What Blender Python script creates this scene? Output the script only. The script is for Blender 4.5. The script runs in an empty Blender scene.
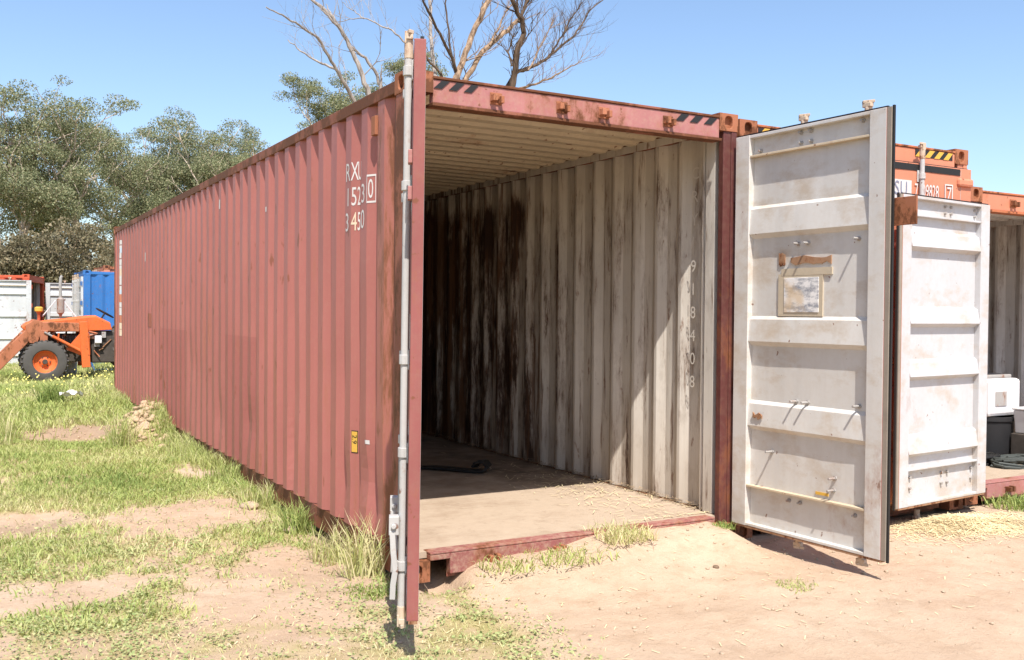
import bpy, bmesh, math, random
import numpy as np
from mathutils import Vector, Matrix, noise
random.seed(7); rng = np.random.default_rng(11)
R = math.radians
scene = bpy.context.scene
col = scene.collection

# ------------------------------------------------------------------ camera
CAM = (-2.1485, -5.0223, 1.5379); YAW, PITCH, ROLL, FPX = 0.51366, -0.017764, 0.008073, 970.64
fw = Vector((math.sin(YAW)*math.cos(PITCH), math.cos(YAW)*math.cos(PITCH), math.sin(PITCH)))
rt = Vector((math.cos(YAW), -math.sin(YAW), 0)); up = rt.cross(fw)
rt2 = rt*math.cos(ROLL)+up*math.sin(ROLL); up2 = -rt*math.sin(ROLL)+up*math.cos(ROLL)
cd = bpy.data.cameras.new('camera'); cam = bpy.data.objects.new('camera', cd); col.objects.link(cam)
cam.matrix_world = Matrix(((rt2.x, up2.x, -fw.x, CAM[0]), (rt2.y, up2.y, -fw.y, CAM[1]), (rt2.z, up2.z, -fw.z, CAM[2]), (0, 0, 0, 1)))
cd.sensor_width = 36; cd.lens = FPX/1024*36; cd.clip_start = 0.05; cd.clip_end = 3000
scene.camera = cam

# ------------------------------------------------------------------ sky, sun, exposure
SUN = Vector((1.0, 2.95, -5.0)).normalized()            # the way the light travels
w = bpy.data.worlds.new('World'); scene.world = w; w.use_nodes = True
wn = w.node_tree; bg = wn.nodes['Background']
sky = wn.nodes.new('ShaderNodeTexSky'); sky.sky_type = 'NISHITA'; sky.sun_disc = False
sky.sun_elevation = math.asin(-SUN.z); sky.sun_rotation = math.atan2(-SUN.x, -SUN.y)
sky.altitude = 300; sky.air_density = 1.0; sky.dust_density = 1.4; sky.ozone_density = 2.6
wn.links.new(sky.outputs[0], bg.inputs[0]); bg.inputs[1].default_value = 0.148
sd = bpy.data.lights.new('sun', 'SUN'); sd.energy = 5.0; sd.angle = R(0.53); sd.color = (1, 0.955, 0.89)
so = bpy.data.objects.new('sun', sd); col.objects.link(so)
so.rotation_euler = SUN.to_track_quat('-Z', 'Y').to_euler(); so.location = (-4, -12, 20)
vs = scene.view_settings; vs.view_transform = 'Standard'; vs.look = 'None'; vs.gamma = 1; vs.use_curve_mapping = False
vs.exposure = 0.58
scene.render.engine = 'CYCLES'
try:
    scene.cycles.use_denoising = True
    scene.cycles.max_bounces = 8; scene.cycles.diffuse_bounces = 5
except Exception: pass

# ------------------------------------------------------------------ helpers: objects
def tag(o, label=None, cat=None, group=None, kind=None):
    if label: o['label'] = label
    if cat: o['category'] = cat
    if group: o['group'] = group
    if kind: o['kind'] = kind
    return o
def empty(name, loc=(0, 0, 0), rz=0, parent=None):
    o = bpy.data.objects.new(name, None); col.objects.link(o); o.location = loc; o.rotation_euler = (0, 0, rz)
    o.empty_display_size = 0.2
    if parent: o.parent = parent
    return o
class MB:
    def __init__(s): s.v = []; s.f = []; s.m = []
    def add(s, vs, fs, mi=0):
        n = len(s.v); s.v += [tuple(v) for v in vs]; s.f += [tuple(i+n for i in f) for f in fs]
        s.m += ([mi]*len(fs) if isinstance(mi, int) else list(mi)); return s
    def box(s, x0, x1, y0, y1, z0, z1, mi=0):
        vs = [(x0, y0, z0), (x1, y0, z0), (x1, y1, z0), (x0, y1, z0), (x0, y0, z1), (x1, y0, z1), (x1, y1, z1), (x0, y1, z1)]
        # order of mi faces: bottom, top, -y, +x, +y, -x
        return s.add(vs, [(0, 3, 2, 1), (4, 5, 6, 7), (0, 1, 5, 4), (1, 2, 6, 5), (2, 3, 7, 6), (3, 0, 4, 7)], mi)
    def hexa(s, vs, mi=0):
        return s.add(vs, [(0, 3, 2, 1), (4, 5, 6, 7), (0, 1, 5, 4), (1, 2, 6, 5), (2, 3, 7, 6), (3, 0, 4, 7)], mi)
    def bar(s, p, q, w, h, mi=0, upv=(0, 0, 1)):
        p, q = Vector(p), Vector(q); d = (q-p).normalized(); u = Vector(upv)
        if abs(d.dot(u)) > .98: u = Vector((0, 1, 0))
        a = d.cross(u).normalized()*w/2; b = a.cross(d).normalized()*h/2
        return s.hexa([p-a-b, q-a-b, q+a-b, p+a-b, p-a+b, q-a+b, q+a+b, p+a+b], mi)
    def tube(s, pts, rad, n=8, mi=0, caps=True):
        pts = [Vector(p) for p in pts]; k = len(pts)
        if not hasattr(rad, '__len__'): rad = [rad]*k
        base = len(s.v); a = None
        for i, p in enumerate(pts):
            d = (pts[min(i+1, k-1)]-pts[max(i-1, 0)])
            d = d.normalized() if d.length > 1e-9 else Vector((0, 0, 1))
            if a is None:
                a = d.cross(Vector((0, 0, 1)) if abs(d.z) < .9 else Vector((1, 0, 0))).normalized()
            a = (a-d*a.dot(d)); a = a.normalized() if a.length > 1e-6 else d.orthogonal().normalized()
            b = d.cross(a)
            for j in range(n):
                t = 2*math.pi*j/n; q = p+(a*math.cos(t)+b*math.sin(t))*rad[i]; s.v.append(tuple(q))
        for i in range(k-1):
            for j in range(n):
                j2 = (j+1) % n; s.f.append((base+i*n+j, base+i*n+j2, base+(i+1)*n+j2, base+(i+1)*n+j)); s.m.append(mi)
        if caps:
            s.f.append(tuple(base+j for j in reversed(range(n)))); s.m.append(mi)
            s.f.append(tuple(base+(k-1)*n+j for j in range(n))); s.m.append(mi)
        return s
    def prism(s, poly, axis, c0, c1, mi=0):
        # poly: 2D outline in the two other axes (cyclic order), extruded along axis from c0 to c1
        def P(a, b, c): return {'x': (c, a, b), 'y': (a, c, b), 'z': (a, b, c)}[axis]
        n = len(poly); vs = [P(a, b, c0) for a, b in poly]+[P(a, b, c1) for a, b in poly]
        fs = [tuple(range(n)), tuple(range(2*n-1, n-1, -1))]+[(i, n+i, n+(i+1) % n, (i+1) % n) for i in range(n)]
        return s.add(vs, fs, mi)
    def lathe(s, prof, c, axis='z', n=24, mi=0):
        # prof: (radius, height) pairs along axis
        base = len(s.v)
        for r_, h in prof:
            for j in range(n):
                t = 2*math.pi*j/n; a, b = r_*math.cos(t), r_*math.sin(t)
                s.v.append({'z': (c[0]+a, c[1]+b, c[2]+h), 'y': (c[0]+a, c[1]+h, c[2]+b), 'x': (c[0]+h, c[1]+a, c[2]+b)}[axis])
        for i in range(len(prof)-1):
            for j in range(n):
                j2 = (j+1) % n; s.f.append((base+i*n+j, base+i*n+j2, base+(i+1)*n+j2, base+(i+1)*n+j)); s.m.append(mi)
        return s
    def build(s, name, mats, parent=None, bevel=0, smooth=False, recalc=True):
        me = bpy.data.meshes.new(name); me.from_pydata(s.v, [], s.f)
        mats = mats if isinstance(mats, (list, tuple)) else [mats]
        for m in mats: me.materials.append(m)
        me.polygons.foreach_set('material_index', np.array(s.m, dtype=np.int32))
        if recalc:
            bm = bmesh.new(); bm.from_mesh(me); bmesh.ops.recalc_face_normals(bm, faces=bm.faces); bm.to_mesh(me); bm.free()
        if smooth:
            me.polygons.foreach_set('use_smooth', [True]*len(me.polygons))
            try: me.set_sharp_from_angle(angle=R(40))
            except Exception: pass
        me.update()
        o = bpy.data.objects.new(name, me); col.objects.link(o)
        if parent: o.parent = parent
        if bevel:
            b = o.modifiers.new('bevel', 'BEVEL'); b.width = bevel; b.segments = 2; b.limit_method = 'ANGLE'; b.angle_limit = R(50)
        return o
def np_mesh(name, V, F, mat, parent=None, attr=None):
    """V (n,3), F (m,k) numpy; attr: dict name -> per-vertex float"""
    me = bpy.data.meshes.new(name); n, (m, k) = len(V), F.shape
    me.vertices.add(n); me.vertices.foreach_set('co', V.astype(np.float32).ravel())
    me.loops.add(m*k); me.loops.foreach_set('vertex_index', F.astype(np.int32).ravel())
    me.polygons.add(m); me.polygons.foreach_set('loop_start', np.arange(0, m*k, k, dtype=np.int32))
    me.polygons.foreach_set('loop_total', np.full(m, k, dtype=np.int32))
    for a, vals in (attr or {}).items():
        at = me.attributes.new(a, 'FLOAT', 'POINT'); at.data.foreach_set('value', vals.astype(np.float32))
    me.update(calc_edges=True); me.materials.append(mat)
    o = bpy.data.objects.new(name, me); col.objects.link(o)
    if parent: o.parent = parent
    return o
def copy_tree(o, parent=None):
    c = o.copy(); col.objects.link(c); c.parent = parent
    for ch in o.children: copy_tree(ch, c)
    return c

# ------------------------------------------------------------------ helpers: materials
class NT:
    def __init__(s, name, rough=.7, spec=.3):
        s.mat = bpy.data.materials.new(name); s.mat.use_nodes = True; s.t = s.mat.node_tree
        s.b = s.t.nodes['Principled BSDF']; s.b.inputs['Roughness'].default_value = rough
        s.b.inputs['Specular IOR Level'].default_value = spec
        s.tc = s.t.nodes.new('ShaderNodeTexCoord').outputs['Object']
    def link(s, a, b): s.t.links.new(a, b)
    def map(s, scale=(1, 1, 1), loc=(0, 0, 0), src=None):
        m = s.t.nodes.new('ShaderNodeMapping'); m.inputs['Scale'].default_value = scale; m.inputs['Location'].default_value = loc
        s.link(src or s.tc, m.inputs[0]); return m.outputs[0]
    def noise(s, scale, detail=5, rough=.6, vec=None, dist=0):
        n = s.t.nodes.new('ShaderNodeTexNoise'); n.inputs['Scale'].default_value = scale; n.inputs['Detail'].default_value = detail
        n.inputs['Roughness'].default_value = rough; n.inputs['Distortion'].default_value = dist
        s.link(vec or s.tc, n.inputs['Vector']); return n.outputs[0]
    def ramp(s, fac, stops):
        n = s.t.nodes.new('ShaderNodeValToRGB'); e = n.color_ramp.elements
        while len(e) < len(stops): e.new(.5)
        for el, (p, c) in zip(e, stops):
            el.position = p; el.color = (c, c, c, 1) if not hasattr(c, '__len__') else (*c, 1)
        s.link(fac, n.inputs[0]); return n.outputs[0]
    def step(s, fac, a, b): return s.ramp(fac, [(a, 0.), (b, 1.)])
    def math(s, op, a, b=None):
        n = s.t.nodes.new('ShaderNodeMath'); n.operation = op; n.use_clamp = op in ('ADD', 'SUBTRACT', 'MULTIPLY_ADD')
        for i, v in enumerate((a, b)):
            if v is None: continue
            if isinstance(v, (int, float)): n.inputs[i].default_value = v
            else: s.link(v, n.inputs[i])
        return n.outputs[0]
    def mix(s, fac, a, b, mode='MIX'):
        n = s.t.nodes.new('ShaderNodeMix'); n.data_type = 'RGBA'; n.blend_type = mode
        for i, v in ((0, fac), (6, a), (7, b)):
            if isinstance(v, (int, float)): n.inputs[i].default_value = v
            elif isinstance(v, tuple): n.inputs[i].default_value = (*v, 1)
            else: s.link(v, n.inputs[i])
        return n.outputs[2]
    def sep(s, i, src=None):
        n = s.t.nodes.new('ShaderNodeSeparateXYZ'); s.link(src or s.tc, n.inputs[0]); return n.outputs[i]
    def attr(s, name):
        n = s.t.nodes.new('ShaderNodeAttribute'); n.attribute_name = name; return n.outputs['Fac']
    def rng(s, v, a, b):
        n = s.t.nodes.new('ShaderNodeMapRange'); n.interpolation_type = 'SMOOTHSTEP'; n.inputs[1].default_value = a; n.inputs[2].default_value = b
        s.link(v, n.inputs[0]); return n.outputs[0]
    def bump(s, h, strength=.3, dist=.01):
        n = s.t.nodes.new('ShaderNodeBump'); n.inputs['Strength'].default_value = strength; n.inputs['Distance'].default_value = dist
        s.link(h, n.inputs['Height']); s.link(n.outputs[0], s.b.inputs['Normal'])
    def color(s, c): s.link(c, s.b.inputs['Base Color']); return s.mat
def mul(c, k): return tuple(min(1, x*k) for x in c)
RUST = (.17, .062, .026); RUST2 = (.28, .105, .04)
def flat(name, c, rough=.7, metal=0, var=.18, sc=9):
    n = NT(name, rough); n.b.inputs['Metallic'].default_value = metal
    f = n.noise(sc, 6, .65); return n.color(n.mix(f, mul(c, 1-var), mul(c, 1+var)))
def paint(name, c, rust=.35, rough=.55, fade=.15, streak=.3, dirt=(.30, .22, .15), dirtf=.15, rs=3.0, spots=.8):
    n = NT(name, rough)
    big = n.noise(.9, 4, .6); c1 = n.mix(n.step(big, .3, .75), mul(c, 1-fade), mul(c, 1+fade))
    st = n.noise(1.0, 6, .65, n.map((7, 7, .35))); c2 = n.mix(n.math('MULTIPLY', n.step(st, .45, .8), streak), c1, mul(c, .62))
    fine = n.noise(26, 5, .7); c3 = n.mix(n.math('MULTIPLY', n.step(fine, .42, .75), dirtf), c2, dirt)
    if rust > 0:
        rv = n.noise(rs, 9, .72, n.map((1, 1, .55), (3.1, 1.7, .4))); lo = .715-rust*.38
        halo = n.step(rv, lo-.07, lo+.05); c3 = n.mix(n.math('MULTIPLY', halo, .55), c3, RUST2)
        core = n.step(rv, lo+.01, lo+.07); c3 = n.mix(core, c3, n.mix(n.noise(40, 4), RUST, mul(RUST, .55)))
        sp = n.noise(16, 3, .5); c3 = n.mix(n.math('MULTIPLY', n.step(sp, .665, .70), spots), c3, RUST)
    if spots == 0:
        sm_ = n.noise(3.2, 7, .7, n.map((1, 1, 1.6), (6, 2, 9))); c3 = n.mix(n.math('MULTIPLY', n.step(sm_, .50, .68), .55), c3, (.42, .31, .20))
        pin = n.noise(24, 2, .5); c3 = n.mix(n.math('MULTIPLY', n.step(pin, .74, .76), .8), c3, RUST)
    n.bump(n.noise(60, 4, .6), .12, .004)
    return n.color(c3)

M = {}
M['red_wall'] = None
def red_wall():
    n = NT('faded_red_paint', .5, .35)
    c = (.37, .128, .106)
    big = n.noise(.55, 4, .6); c1 = n.mix(n.step(big, .3, .72), mul(c, .90), mul(c, 1.10))
    st = n.noise(1., 6, .65, n.map((9, 9, .22))); c2 = n.mix(n.math('MULTIPLY', n.step(st, .5, .8), .35), c1, (.25, .080, .060))
    pt = n.noise(1.6, 5, .6, n.map((1, 1, .6), (8, 2, 1))); c2 = n.mix(n.math('MULTIPLY', n.step(pt, .55, .7), .28), c2, (.42, .165, .135))
    # repainted rectangles, low on the wall
    y, z = n.sep(1), n.sep(2)
    for a, b in ((6.25, 7.9), (3.2, 4.45)):
        m = n.math('MULTIPLY', n.math('GREATER_THAN', y, a), n.math('LESS_THAN', y, b)); m = n.math('MULTIPLY', m, n.math('LESS_THAN', z, 1.31))
        c2 = n.mix(n.math('MULTIPLY', m, .75), c2, (.31, .098, .082))
    # rust rising at the door end and from the bottom rail
    rv = n.noise(2.6, 9, .74, n.map((1, 1.6, .30), (1, 3, 2)))
    end = n.math('SUBTRACT', 1.0, n.rng(y, .15, .62)); bot = n.math('SUBTRACT', 1.0, n.rng(z, .12, .6))
    k = n.math('ADD', rv, n.math('ADD', n.math('MULTIPLY', end, .22), n.math('MULTIPLY', bot, .05)))
    c2 = n.mix(n.math('MULTIPLY', n.step(k, .56, .68), .50), c2, (.34, .13, .065)); c2 = n.mix(n.math('MULTIPLY', n.step(k, .64, .71), .85), c2, RUST)
    sp = n.noise(9, 3, .55, n.map((1, 1, .45), (4, 4, 4))); c2 = n.mix(n.math('MULTIPLY', n.step(sp, .66, .70), .85), c2, (.22, .075, .04))
    dz = n.noise(30, 5, .7); c2 = n.mix(n.math('MULTIPLY', n.step(dz, .5, .8), .15), c2, (.42, .26, .19))
    n.bump(n.noise(45, 4, .6), .12, .004)
    return n.color(c2)
M['red_wall'] = red_wall()
def lining(name, c, amount=1.0):
    n = NT(name, .6, .25)
    y, z = n.sep(1), n.sep(2)
    big = n.noise(1.1, 5, .6); c1 = n.mix(n.step(big, .3, .7), mul(c, .80), mul(c, 1.06))
    st = n.noise(1., 7, .7, n.map((8, 8, .4))); c1 = n.mix(n.math('MULTIPLY', n.step(st, .45, .8), .5), c1, (.26, .20, .14))
    sm = n.noise(7, 6, .7, n.map((1, 1, .5))); c1 = n.mix(n.math('MULTIPLY', n.step(sm, .55, .75), .35), c1, (.20, .15, .11))
    low = n.math('SUBTRACT', 1.0, n.rng(z, .15, 1.0)); c1 = n.mix(n.math('MULTIPLY', low, .3), c1, (.36, .26, .17))
    rv = n.noise(2.2, 9, .78, n.map((1, 1.8, .28), (2, 5, 1)))
    rust_shade = n.rng(y, -.6, 6.5)  # rust spreads with depth, its dark tones also painting in the interior shade
    k = n.math('ADD', rv, n.math('MULTIPLY', rust_shade, .235*amount))
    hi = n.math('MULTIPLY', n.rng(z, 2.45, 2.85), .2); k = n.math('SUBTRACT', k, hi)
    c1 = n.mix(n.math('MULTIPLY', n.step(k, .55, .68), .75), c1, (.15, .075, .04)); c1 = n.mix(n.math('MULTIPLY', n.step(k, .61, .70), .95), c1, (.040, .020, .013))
    vs_ = n.noise(2.0, 7, .7, n.map((1, 7, .35), (1, 2, 8))); gm = n.math('ADD', vs_, n.math('MULTIPLY', n.math('SUBTRACT', rust_shade, .25), .22)); c1 = n.mix(n.math('MULTIPLY', n.step(gm, .595, .66), .85), c1, (.13, .062, .03))
    sp = n.noise(15, 5, .65, n.map((1, 1, .30), (7, 7, 7))); c1 = n.mix(n.math('MULTIPLY', n.step(sp, .63, .70), .7), c1, (.16, .065, .03))
    n.bump(n.noise(40, 4, .6), .15, .004)
    return n.color(c1)
M['lining'] = lining('stained_cream_lining', (.64, .595, .53))
M['lining_white'] = lining('worn_white_lining', (.66, .64, .62), .8)
M['ceiling'] = paint('cream_ceiling_paint', (.62, .52, .38), .22, dirtf=.25, rs=1.6)
M['rail_rust'] = paint('rusted_red_rail', (.25, .085, .065), .75, .7, rs=2.2)
M['post'] = paint('rust_brown_post', (.29, .10, .07), .62, .65, rs=2.5)
M['red'] = paint('red_frame_paint', (.28, .090, .080), .30, .55)
M['shaded_red'] = paint('shaded_red_post', (.105, .032, .028), .3, .5)  # right post red, darkened to paint in its shade
M['pink'] = paint('faded_pink_red_paint', (.38, .155, .145), .42, .55, dirt=(.44, .32, .22), dirtf=.35, rs=2.2)
M['sill'] = paint('dusty_scuffed_red_sill', (.26, .092, .082), .42, .75, dirt=(.46, .34, .24), dirtf=.7, rs=3)
M['casting'] = paint('orange_rust_steel', (.34, .125, .065), .55, .8, rs=6)
M['door_in'] = paint('off_white_door_paint', (.60, .575, .54), .14, .5, fade=.07, streak=.35, dirt=(.45, .33, .21), dirtf=.14, rs=2.2, spots=.0)
M['door_white'] = paint('white_door_paint', (.52, .515, .52), .02, .45, fade=.04, streak=.12, dirtf=.12, rs=2, spots=0.)
M['ledge'] = paint('dusty_tan_edge', (.58, .47, .33), .25, .8, rs=9)
M['rod'] = paint('chalky_white_rod', (.47, .455, .44), .16, .5, rs=8)
M['rod_tip'] = paint('weathered_cream_steel', (.55, .43, .32), .4, .7, rs=12)
M['rubber'] = flat('black_rubber_gasket', (.020, .019, .018), .55)
M['rubber_grey'] = flat('perished_grey_brown_rubber', (.27, .225, .18), .75, var=.3)
M['black'] = flat('black_paint', (.022, .021, .022), .6)
M['yellow'] = flat('yellow_paint', (.62, .36, .06), .6)
M['white'] = flat('white_letter_paint', (.62, .58, .55), .6)
M['cream'] = flat('cream_letter_paint', (.70, .55, .40), .6)
M['pale_blue'] = flat('pale_blue_flaked_paint', (.52, .60, .68), .6)
M['faint'] = flat('faint_pale_paint', (.59, .545, .48), .6)
M['grey_letter'] = flat('blue_grey_letter_paint', (.22, .23, .30), .6)
M['orange'] = paint('faded_orange_paint', (.58, .215, .125), .22, .5, rs=2.5)
M['orange_rail'] = paint('orange_rust_rail', (.48, .15, .065), .6, .7)
M['steel_grey'] = paint('dull_grey_steel', (.36, .34, .32), .3, .6, rs=8)
M['blue'] = paint('bright_blue_paint', (.030, .155, .43), .12, .45)
M['grey_paint'] = paint('pale_grey_paint', (.55, .56, .56), .22, .5)
M['red_orange'] = paint('red_orange_paint', (.60, .105, .045), .2, .5)
M['rust_patch'] = paint('peeled_rust_patch', (.33, .19, .11), .5, .85, rs=14)
M['tape'] = flat('aged_tan_tape', (.50, .42, .31), .6, sc=22)
M['dirt_dark'] = flat('dark_dirt', (.17, .115, .075), .95)

def floor_mat():
    n = NT('dusty_plywood_floor', .85, .15)
    y = n.sep(1)
    g = n.noise(3, 6, .6, n.map((4, .5, 1))); shaded_wood = n.mix(g, (.09, .068, .05), (.17, .125, .09))
    d = n.noise(1.3, 7, .65); front = n.math('SUBTRACT', 1.0, n.rng(y, .8, 2.6))  # blown sand near the doors; boards further in painted darker as shade
    k = n.math('ADD', d, n.math('MULTIPLY', front, .30)); c = n.mix(n.step(k, .40, .68), shaded_wood, n.mix(n.noise(14, 6, .7), (.36, .275, .20), (.46, .365, .275)))
    st = n.noise(1.6, 8, .75, n.map((1, 1.6, 1))); c = n.mix(n.math('MULTIPLY', n.step(st, .50, .62), .45), c, (.27, .19, .13)); s2 = n.noise(6, 7, .75); c = n.mix(n.math('MULTIPLY', n.step(s2, .55, .68), .5), c, (.22, .155, .105))
    n.bump(n.noise(35, 6, .7), .4, .008); return n.color(c)
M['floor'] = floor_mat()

# ------------------------------------------------------------------ ground
WALLY0 = .17
def sm(a, b, t): t = np.clip((t-a)/(b-a), 0, 1); return t*t*(3-2*t)
def fbm(x, y, s, o=4, z=0.):
    return noise.fractal((x*s, y*s, z), 1.0, 2.0, o)
_tab = rng.random((256, 256))
def vn(x, y):   # tiled value noise, vectorised
    xi, yi = np.floor(x).astype(int), np.floor(y).astype(int); fx, fy = x-xi, y-yi; fx = fx*fx*(3-2*fx); fy = fy*fy*(3-2*fy)
    g = lambda a, b: _tab[a % 256, b % 256]
    return (g(xi, yi)*(1-fx)+g(xi+1, yi)*fx)*(1-fy)+(g(xi, yi+1)*(1-fx)+g(xi+1, yi+1)*fx)*fy
def fb(x, y, s, o=5, ox=0):
    t = np.zeros_like(x, dtype=float); a, n = .5, 0
    for i in range(o): t += a*vn(x*s*2**i+37.7*i+ox, y*s*2**i+11.3*i+ox); n += a; a *= .55
    return t/n       # 0..1
def ell(x, y, cx, cy, rx, ry): return np.exp(-(((x-cx)/rx)**2+((y-cy)/ry)**2)**1.5)
def ground_z(x, y):
    x = np.asarray(x, float); y = np.asarray(y, float)
    z = (fb(x, y, .35, 3)-.5)*.10+(fb(x, y, 2.2, 4, 5)-.5)*.055*sm(60, 10, np.abs(y))
    z += .016*(fb(x, y, 11, 3, 9)-.5)*sm(14, 6, y)
    # sand banked up against the sill of the open container
    z += (.112*sm(.22, .50, x)+.055*sm(.8, 1.5, x))*sm(2.5, 2.2, x)*np.exp(-(np.minimum(y, 0)/.42)**2)
    z += (.02-.06*sm(.2, .6, y)*sm(3.4, 2.2, y))*sm(-.5, -.05, x)*sm(.5, 0, x)*sm(-.1, .6, y)
    z += .14*sm(7.5, 11, y)*sm(-3.5, -.2, x)*sm(16, 13, y)
    lump = fb(x, y, 5, 4, 3)
    z += (.24+.45*(lump-.42))*ell(x, y, -.20, 7.6, .44, .75)
    z += (.05*ell(x, y, -.90, 8.5, .7, .45)-.12*ell(x, y, -.98, 7.85, .55, .42))
    z -= .06*ell(x, y, -1.75, 2.8, .35, .4)
    z -= .10*np.exp(-(((x-.22)/.10)**2+((y+.0)/.12)**2))
    inside = (x > .03)*(x < 7.3)*(y > .06)*(y < 12.15)
    z = np.where(inside, np.minimum(z, .02)-.02, z)
    z = np.where((x > 2.5)*(x < 7.5)*(y > -.15), np.minimum(z, -.01), z)
    return z
BARE = [(-.88, 2.3, .38, .55), (-.40, 2.6, .30, .5), (-1.0, 8.1, .50, .42), (-1.75, 2.8, .40, .4), (-.65, .25, .40, .35), (-1.75, .75, .40, .3), (-.22, 7.75, .36, .75), (-.35, .75, .25, .5), (-.2, 4.4, .2, .5)]
def cover(x, y):
    """0 bare sand .. 1 full grass"""
    n = fb(x, y, 1.1, 5, 21)
    base = .53+.36*sm(.0, 4.0, y)+.20*sm(5, 13, y)
    c = base+(n-.5)*1.25+(fb(x, y, 6, 3, 33)-.5)*1.1
    for a in BARE: c = c-1.1*ell(x, y, *a)
    edge = sm(.62, .10, x-np.where(y > 0, 0, 1)*0 + .28*(n-.5)*sm(.2, -.4, y)*3)      # the yard in front of the doors is bare
    c = c*np.where(y < 13, edge, 1)
    c = c*np.where((x > .02)*(x < 7.5)*(y > -.1)*(y < 12.3), 0, 1)
    c = np.where((x < .15)*(y < 13), np.maximum(c, .36*fb(x, y, 9, 3, 55)-.02), c)
    return np.clip(c, 0, 1)

def axis(parts):
    out = [parts[0][0]]
    for a, b, s in parts:
        n = max(1, round((b-a)/s)); out += list(np.linspace(a, b, n+1)[1:])
    return np.array(out)
gx = axis([(-600, -60, 60), (-60, -14, 6), (-14, -5, .5), (-5, -3.2, .09), (-3.2, 5.6, .04), (5.6, 8, .1), (8, 20, 1), (20, 100, 10), (100, 700, 75)])
gy = axis([(-300, -40, 40), (-40, -8, 4), (-8, -4, .4), (-4, -2.6, .06), (-2.6, 1.0, .035), (1, 9.5, .06), (9.5, 22, .15), (22, 40, 1), (40, 100, 6), (100, 900, 80)])
GX, GY = np.meshgrid(gx, gy); GZ = ground_z(GX.ravel(), GY.ravel()).reshape(GX.shape)
nx, ny = len(gx), len(gy); idx = np.arange(nx*ny).reshape(ny, nx)
GF = np.stack([idx[:-1, :-1], idx[:-1, 1:], idx[1:, 1:], idx[1:, :-1]], -1).reshape(-1, 4)
def ground_mat():
    n = NT('sandy_ground', .95, .1)
    a = n.noise(.8, 6, .6); sand = n.mix(n.step(a, .3, .7), (.43, .300, .205), (.53, .400, .290))
    b = n.noise(5, 8, .7); sand = n.mix(n.math('MULTIPLY', n.step(b, .48, .72), .55), sand, (.34, .225, .14))
    peb = n.noise(38, 5, .75); sand = n.mix(n.math('MULTIPLY', n.step(peb, .56, .72), .45), sand, (.27, .185, .12))
    lt = n.noise(22, 4, .6, n.map((1, 1, 1), (5, 5, 5))); sand = n.mix(n.math('MULTIPLY', n.step(lt, .6, .75), .3), sand, (.66, .54, .40))
    soil = n.mix(n.noise(9, 6, .7), (.34, .26, .14), (.46, .38, .19))
    gr = n.mix(n.noise(2.5, 5, .6), (.20, .19, .065), (.34, .31, .11))
    cov = n.attr('cover'); j = n.math('ADD', cov, n.math('MULTIPLY', n.math('SUBTRACT', n.noise(14, 6, .7), .5), .5))
    c = n.mix(n.math('MULTIPLY', n.step(j, .25, .6), .7), sand, soil); c = n.mix(n.math('MULTIPLY', n.step(j, .55, .95), .8), c, gr)
    brn = n.math('MULTIPLY', n.math('MULTIPLY', n.step(n.noise(1.7, 7, .7, n.map((1, 1, 1), (3, 9, 0))), .50, .64), n.attr('lawn')), .40); c = n.mix(brn, c, n.mix(n.noise(20, 5, .7), (.30, .195, .115), (.44, .31, .195)))
    dk = n.attr('dug'); c = n.mix(n.math('MULTIPLY', dk, .75), c, n.mix(n.noise(18, 5), (.20, .135, .09), (.34, .235, .155)))
    h = n.math('ADD', n.math('MULTIPLY', n.noise(16, 8, .75), .7), n.math('MULTIPLY', n.noise(90, 4, .7), .3))
    n.bump(h, .75, .03); return n.color(c)
dug = np.clip(1.3*ell(GX, GY, -1.0, 8.15, .62, .55)+.7*ell(GX, GY, -1.75, 2.8, .33, .28)+.5*ell(GX, GY, -.3, 7.6, .16, .35), 0, 1)*(.5+fb(GX, GY, 3, 3, 40))
g = np_mesh('ground', np.stack([GX, GY, GZ], -1).reshape(-1, 3), GF, ground_mat(), attr={'lawn': sm(.6, -.3, GX.ravel()), 'cover': cover(GX.ravel(), GY.ravel()), 'dug': np.clip(dug.ravel(), 0, 1)})
g.data.polygons.foreach_set('use_smooth', [True]*len(g.data.polygons)); tag(g, kind='structure')
def gz(x, y): return float(ground_z(np.array([x]), np.array([y]))[0])

# ------------------------------------------------------------------ shipping containers
P_FLAT, P_SLOPE, P_DEPTH, P_IN = .104, .072, .036, .030
PITCH_W = 2*P_SLOPE+P_FLAT+P_IN
def wall_breaks(L, y0=WALLY0):
    ys = [y0, y0+.03]; ds = [0., P_DEPTH]; y = y0+.03      # first a recess, then ribs
    y += .079
    while y < L-y0-PITCH_W-.02:
        for dy, d in ((0, P_DEPTH), (P_SLOPE, 0), (P_FLAT, 0), (P_SLOPE, P_DEPTH), (P_IN, P_DEPTH)):
            y += dy
            if dy: ys.append(y); ds.append(d)
            else: ys.append(y) if y > ys[-1]+1e-6 else None; (ds.append(d) if len(ds) < len(ys) else None)
    ys += [L-y0-.02, L-y0]; ds += [P_DEPTH, 0]
    return np.array(ys), np.array(ds)
DENTS = [(.62, .50, .13, .16, .022), (1.02, .42, .10, .18, .018), (.42, .34, .1, .12, .02), (2.2, .5, .05, .22, .03), (3.5, .55, .2, .2, .02), (4.6, .5, .15, .2, .02), (2.05, 1.0, .18, .5, .010), (5.9, .9, .3, .3, .014)]
def dent(y, z, on=True):
    if not on: return 0.
    d = .006*(noise.noise((y*1.3, z*.9, 3.3)))+.003*noise.noise((y*5, z*3, 1.1))
    for a, b, sy, sz, h in DENTS: d += h*math.exp(-((y-a)/sy)**2-((z-b)/sz)**2)
    return d
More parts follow.
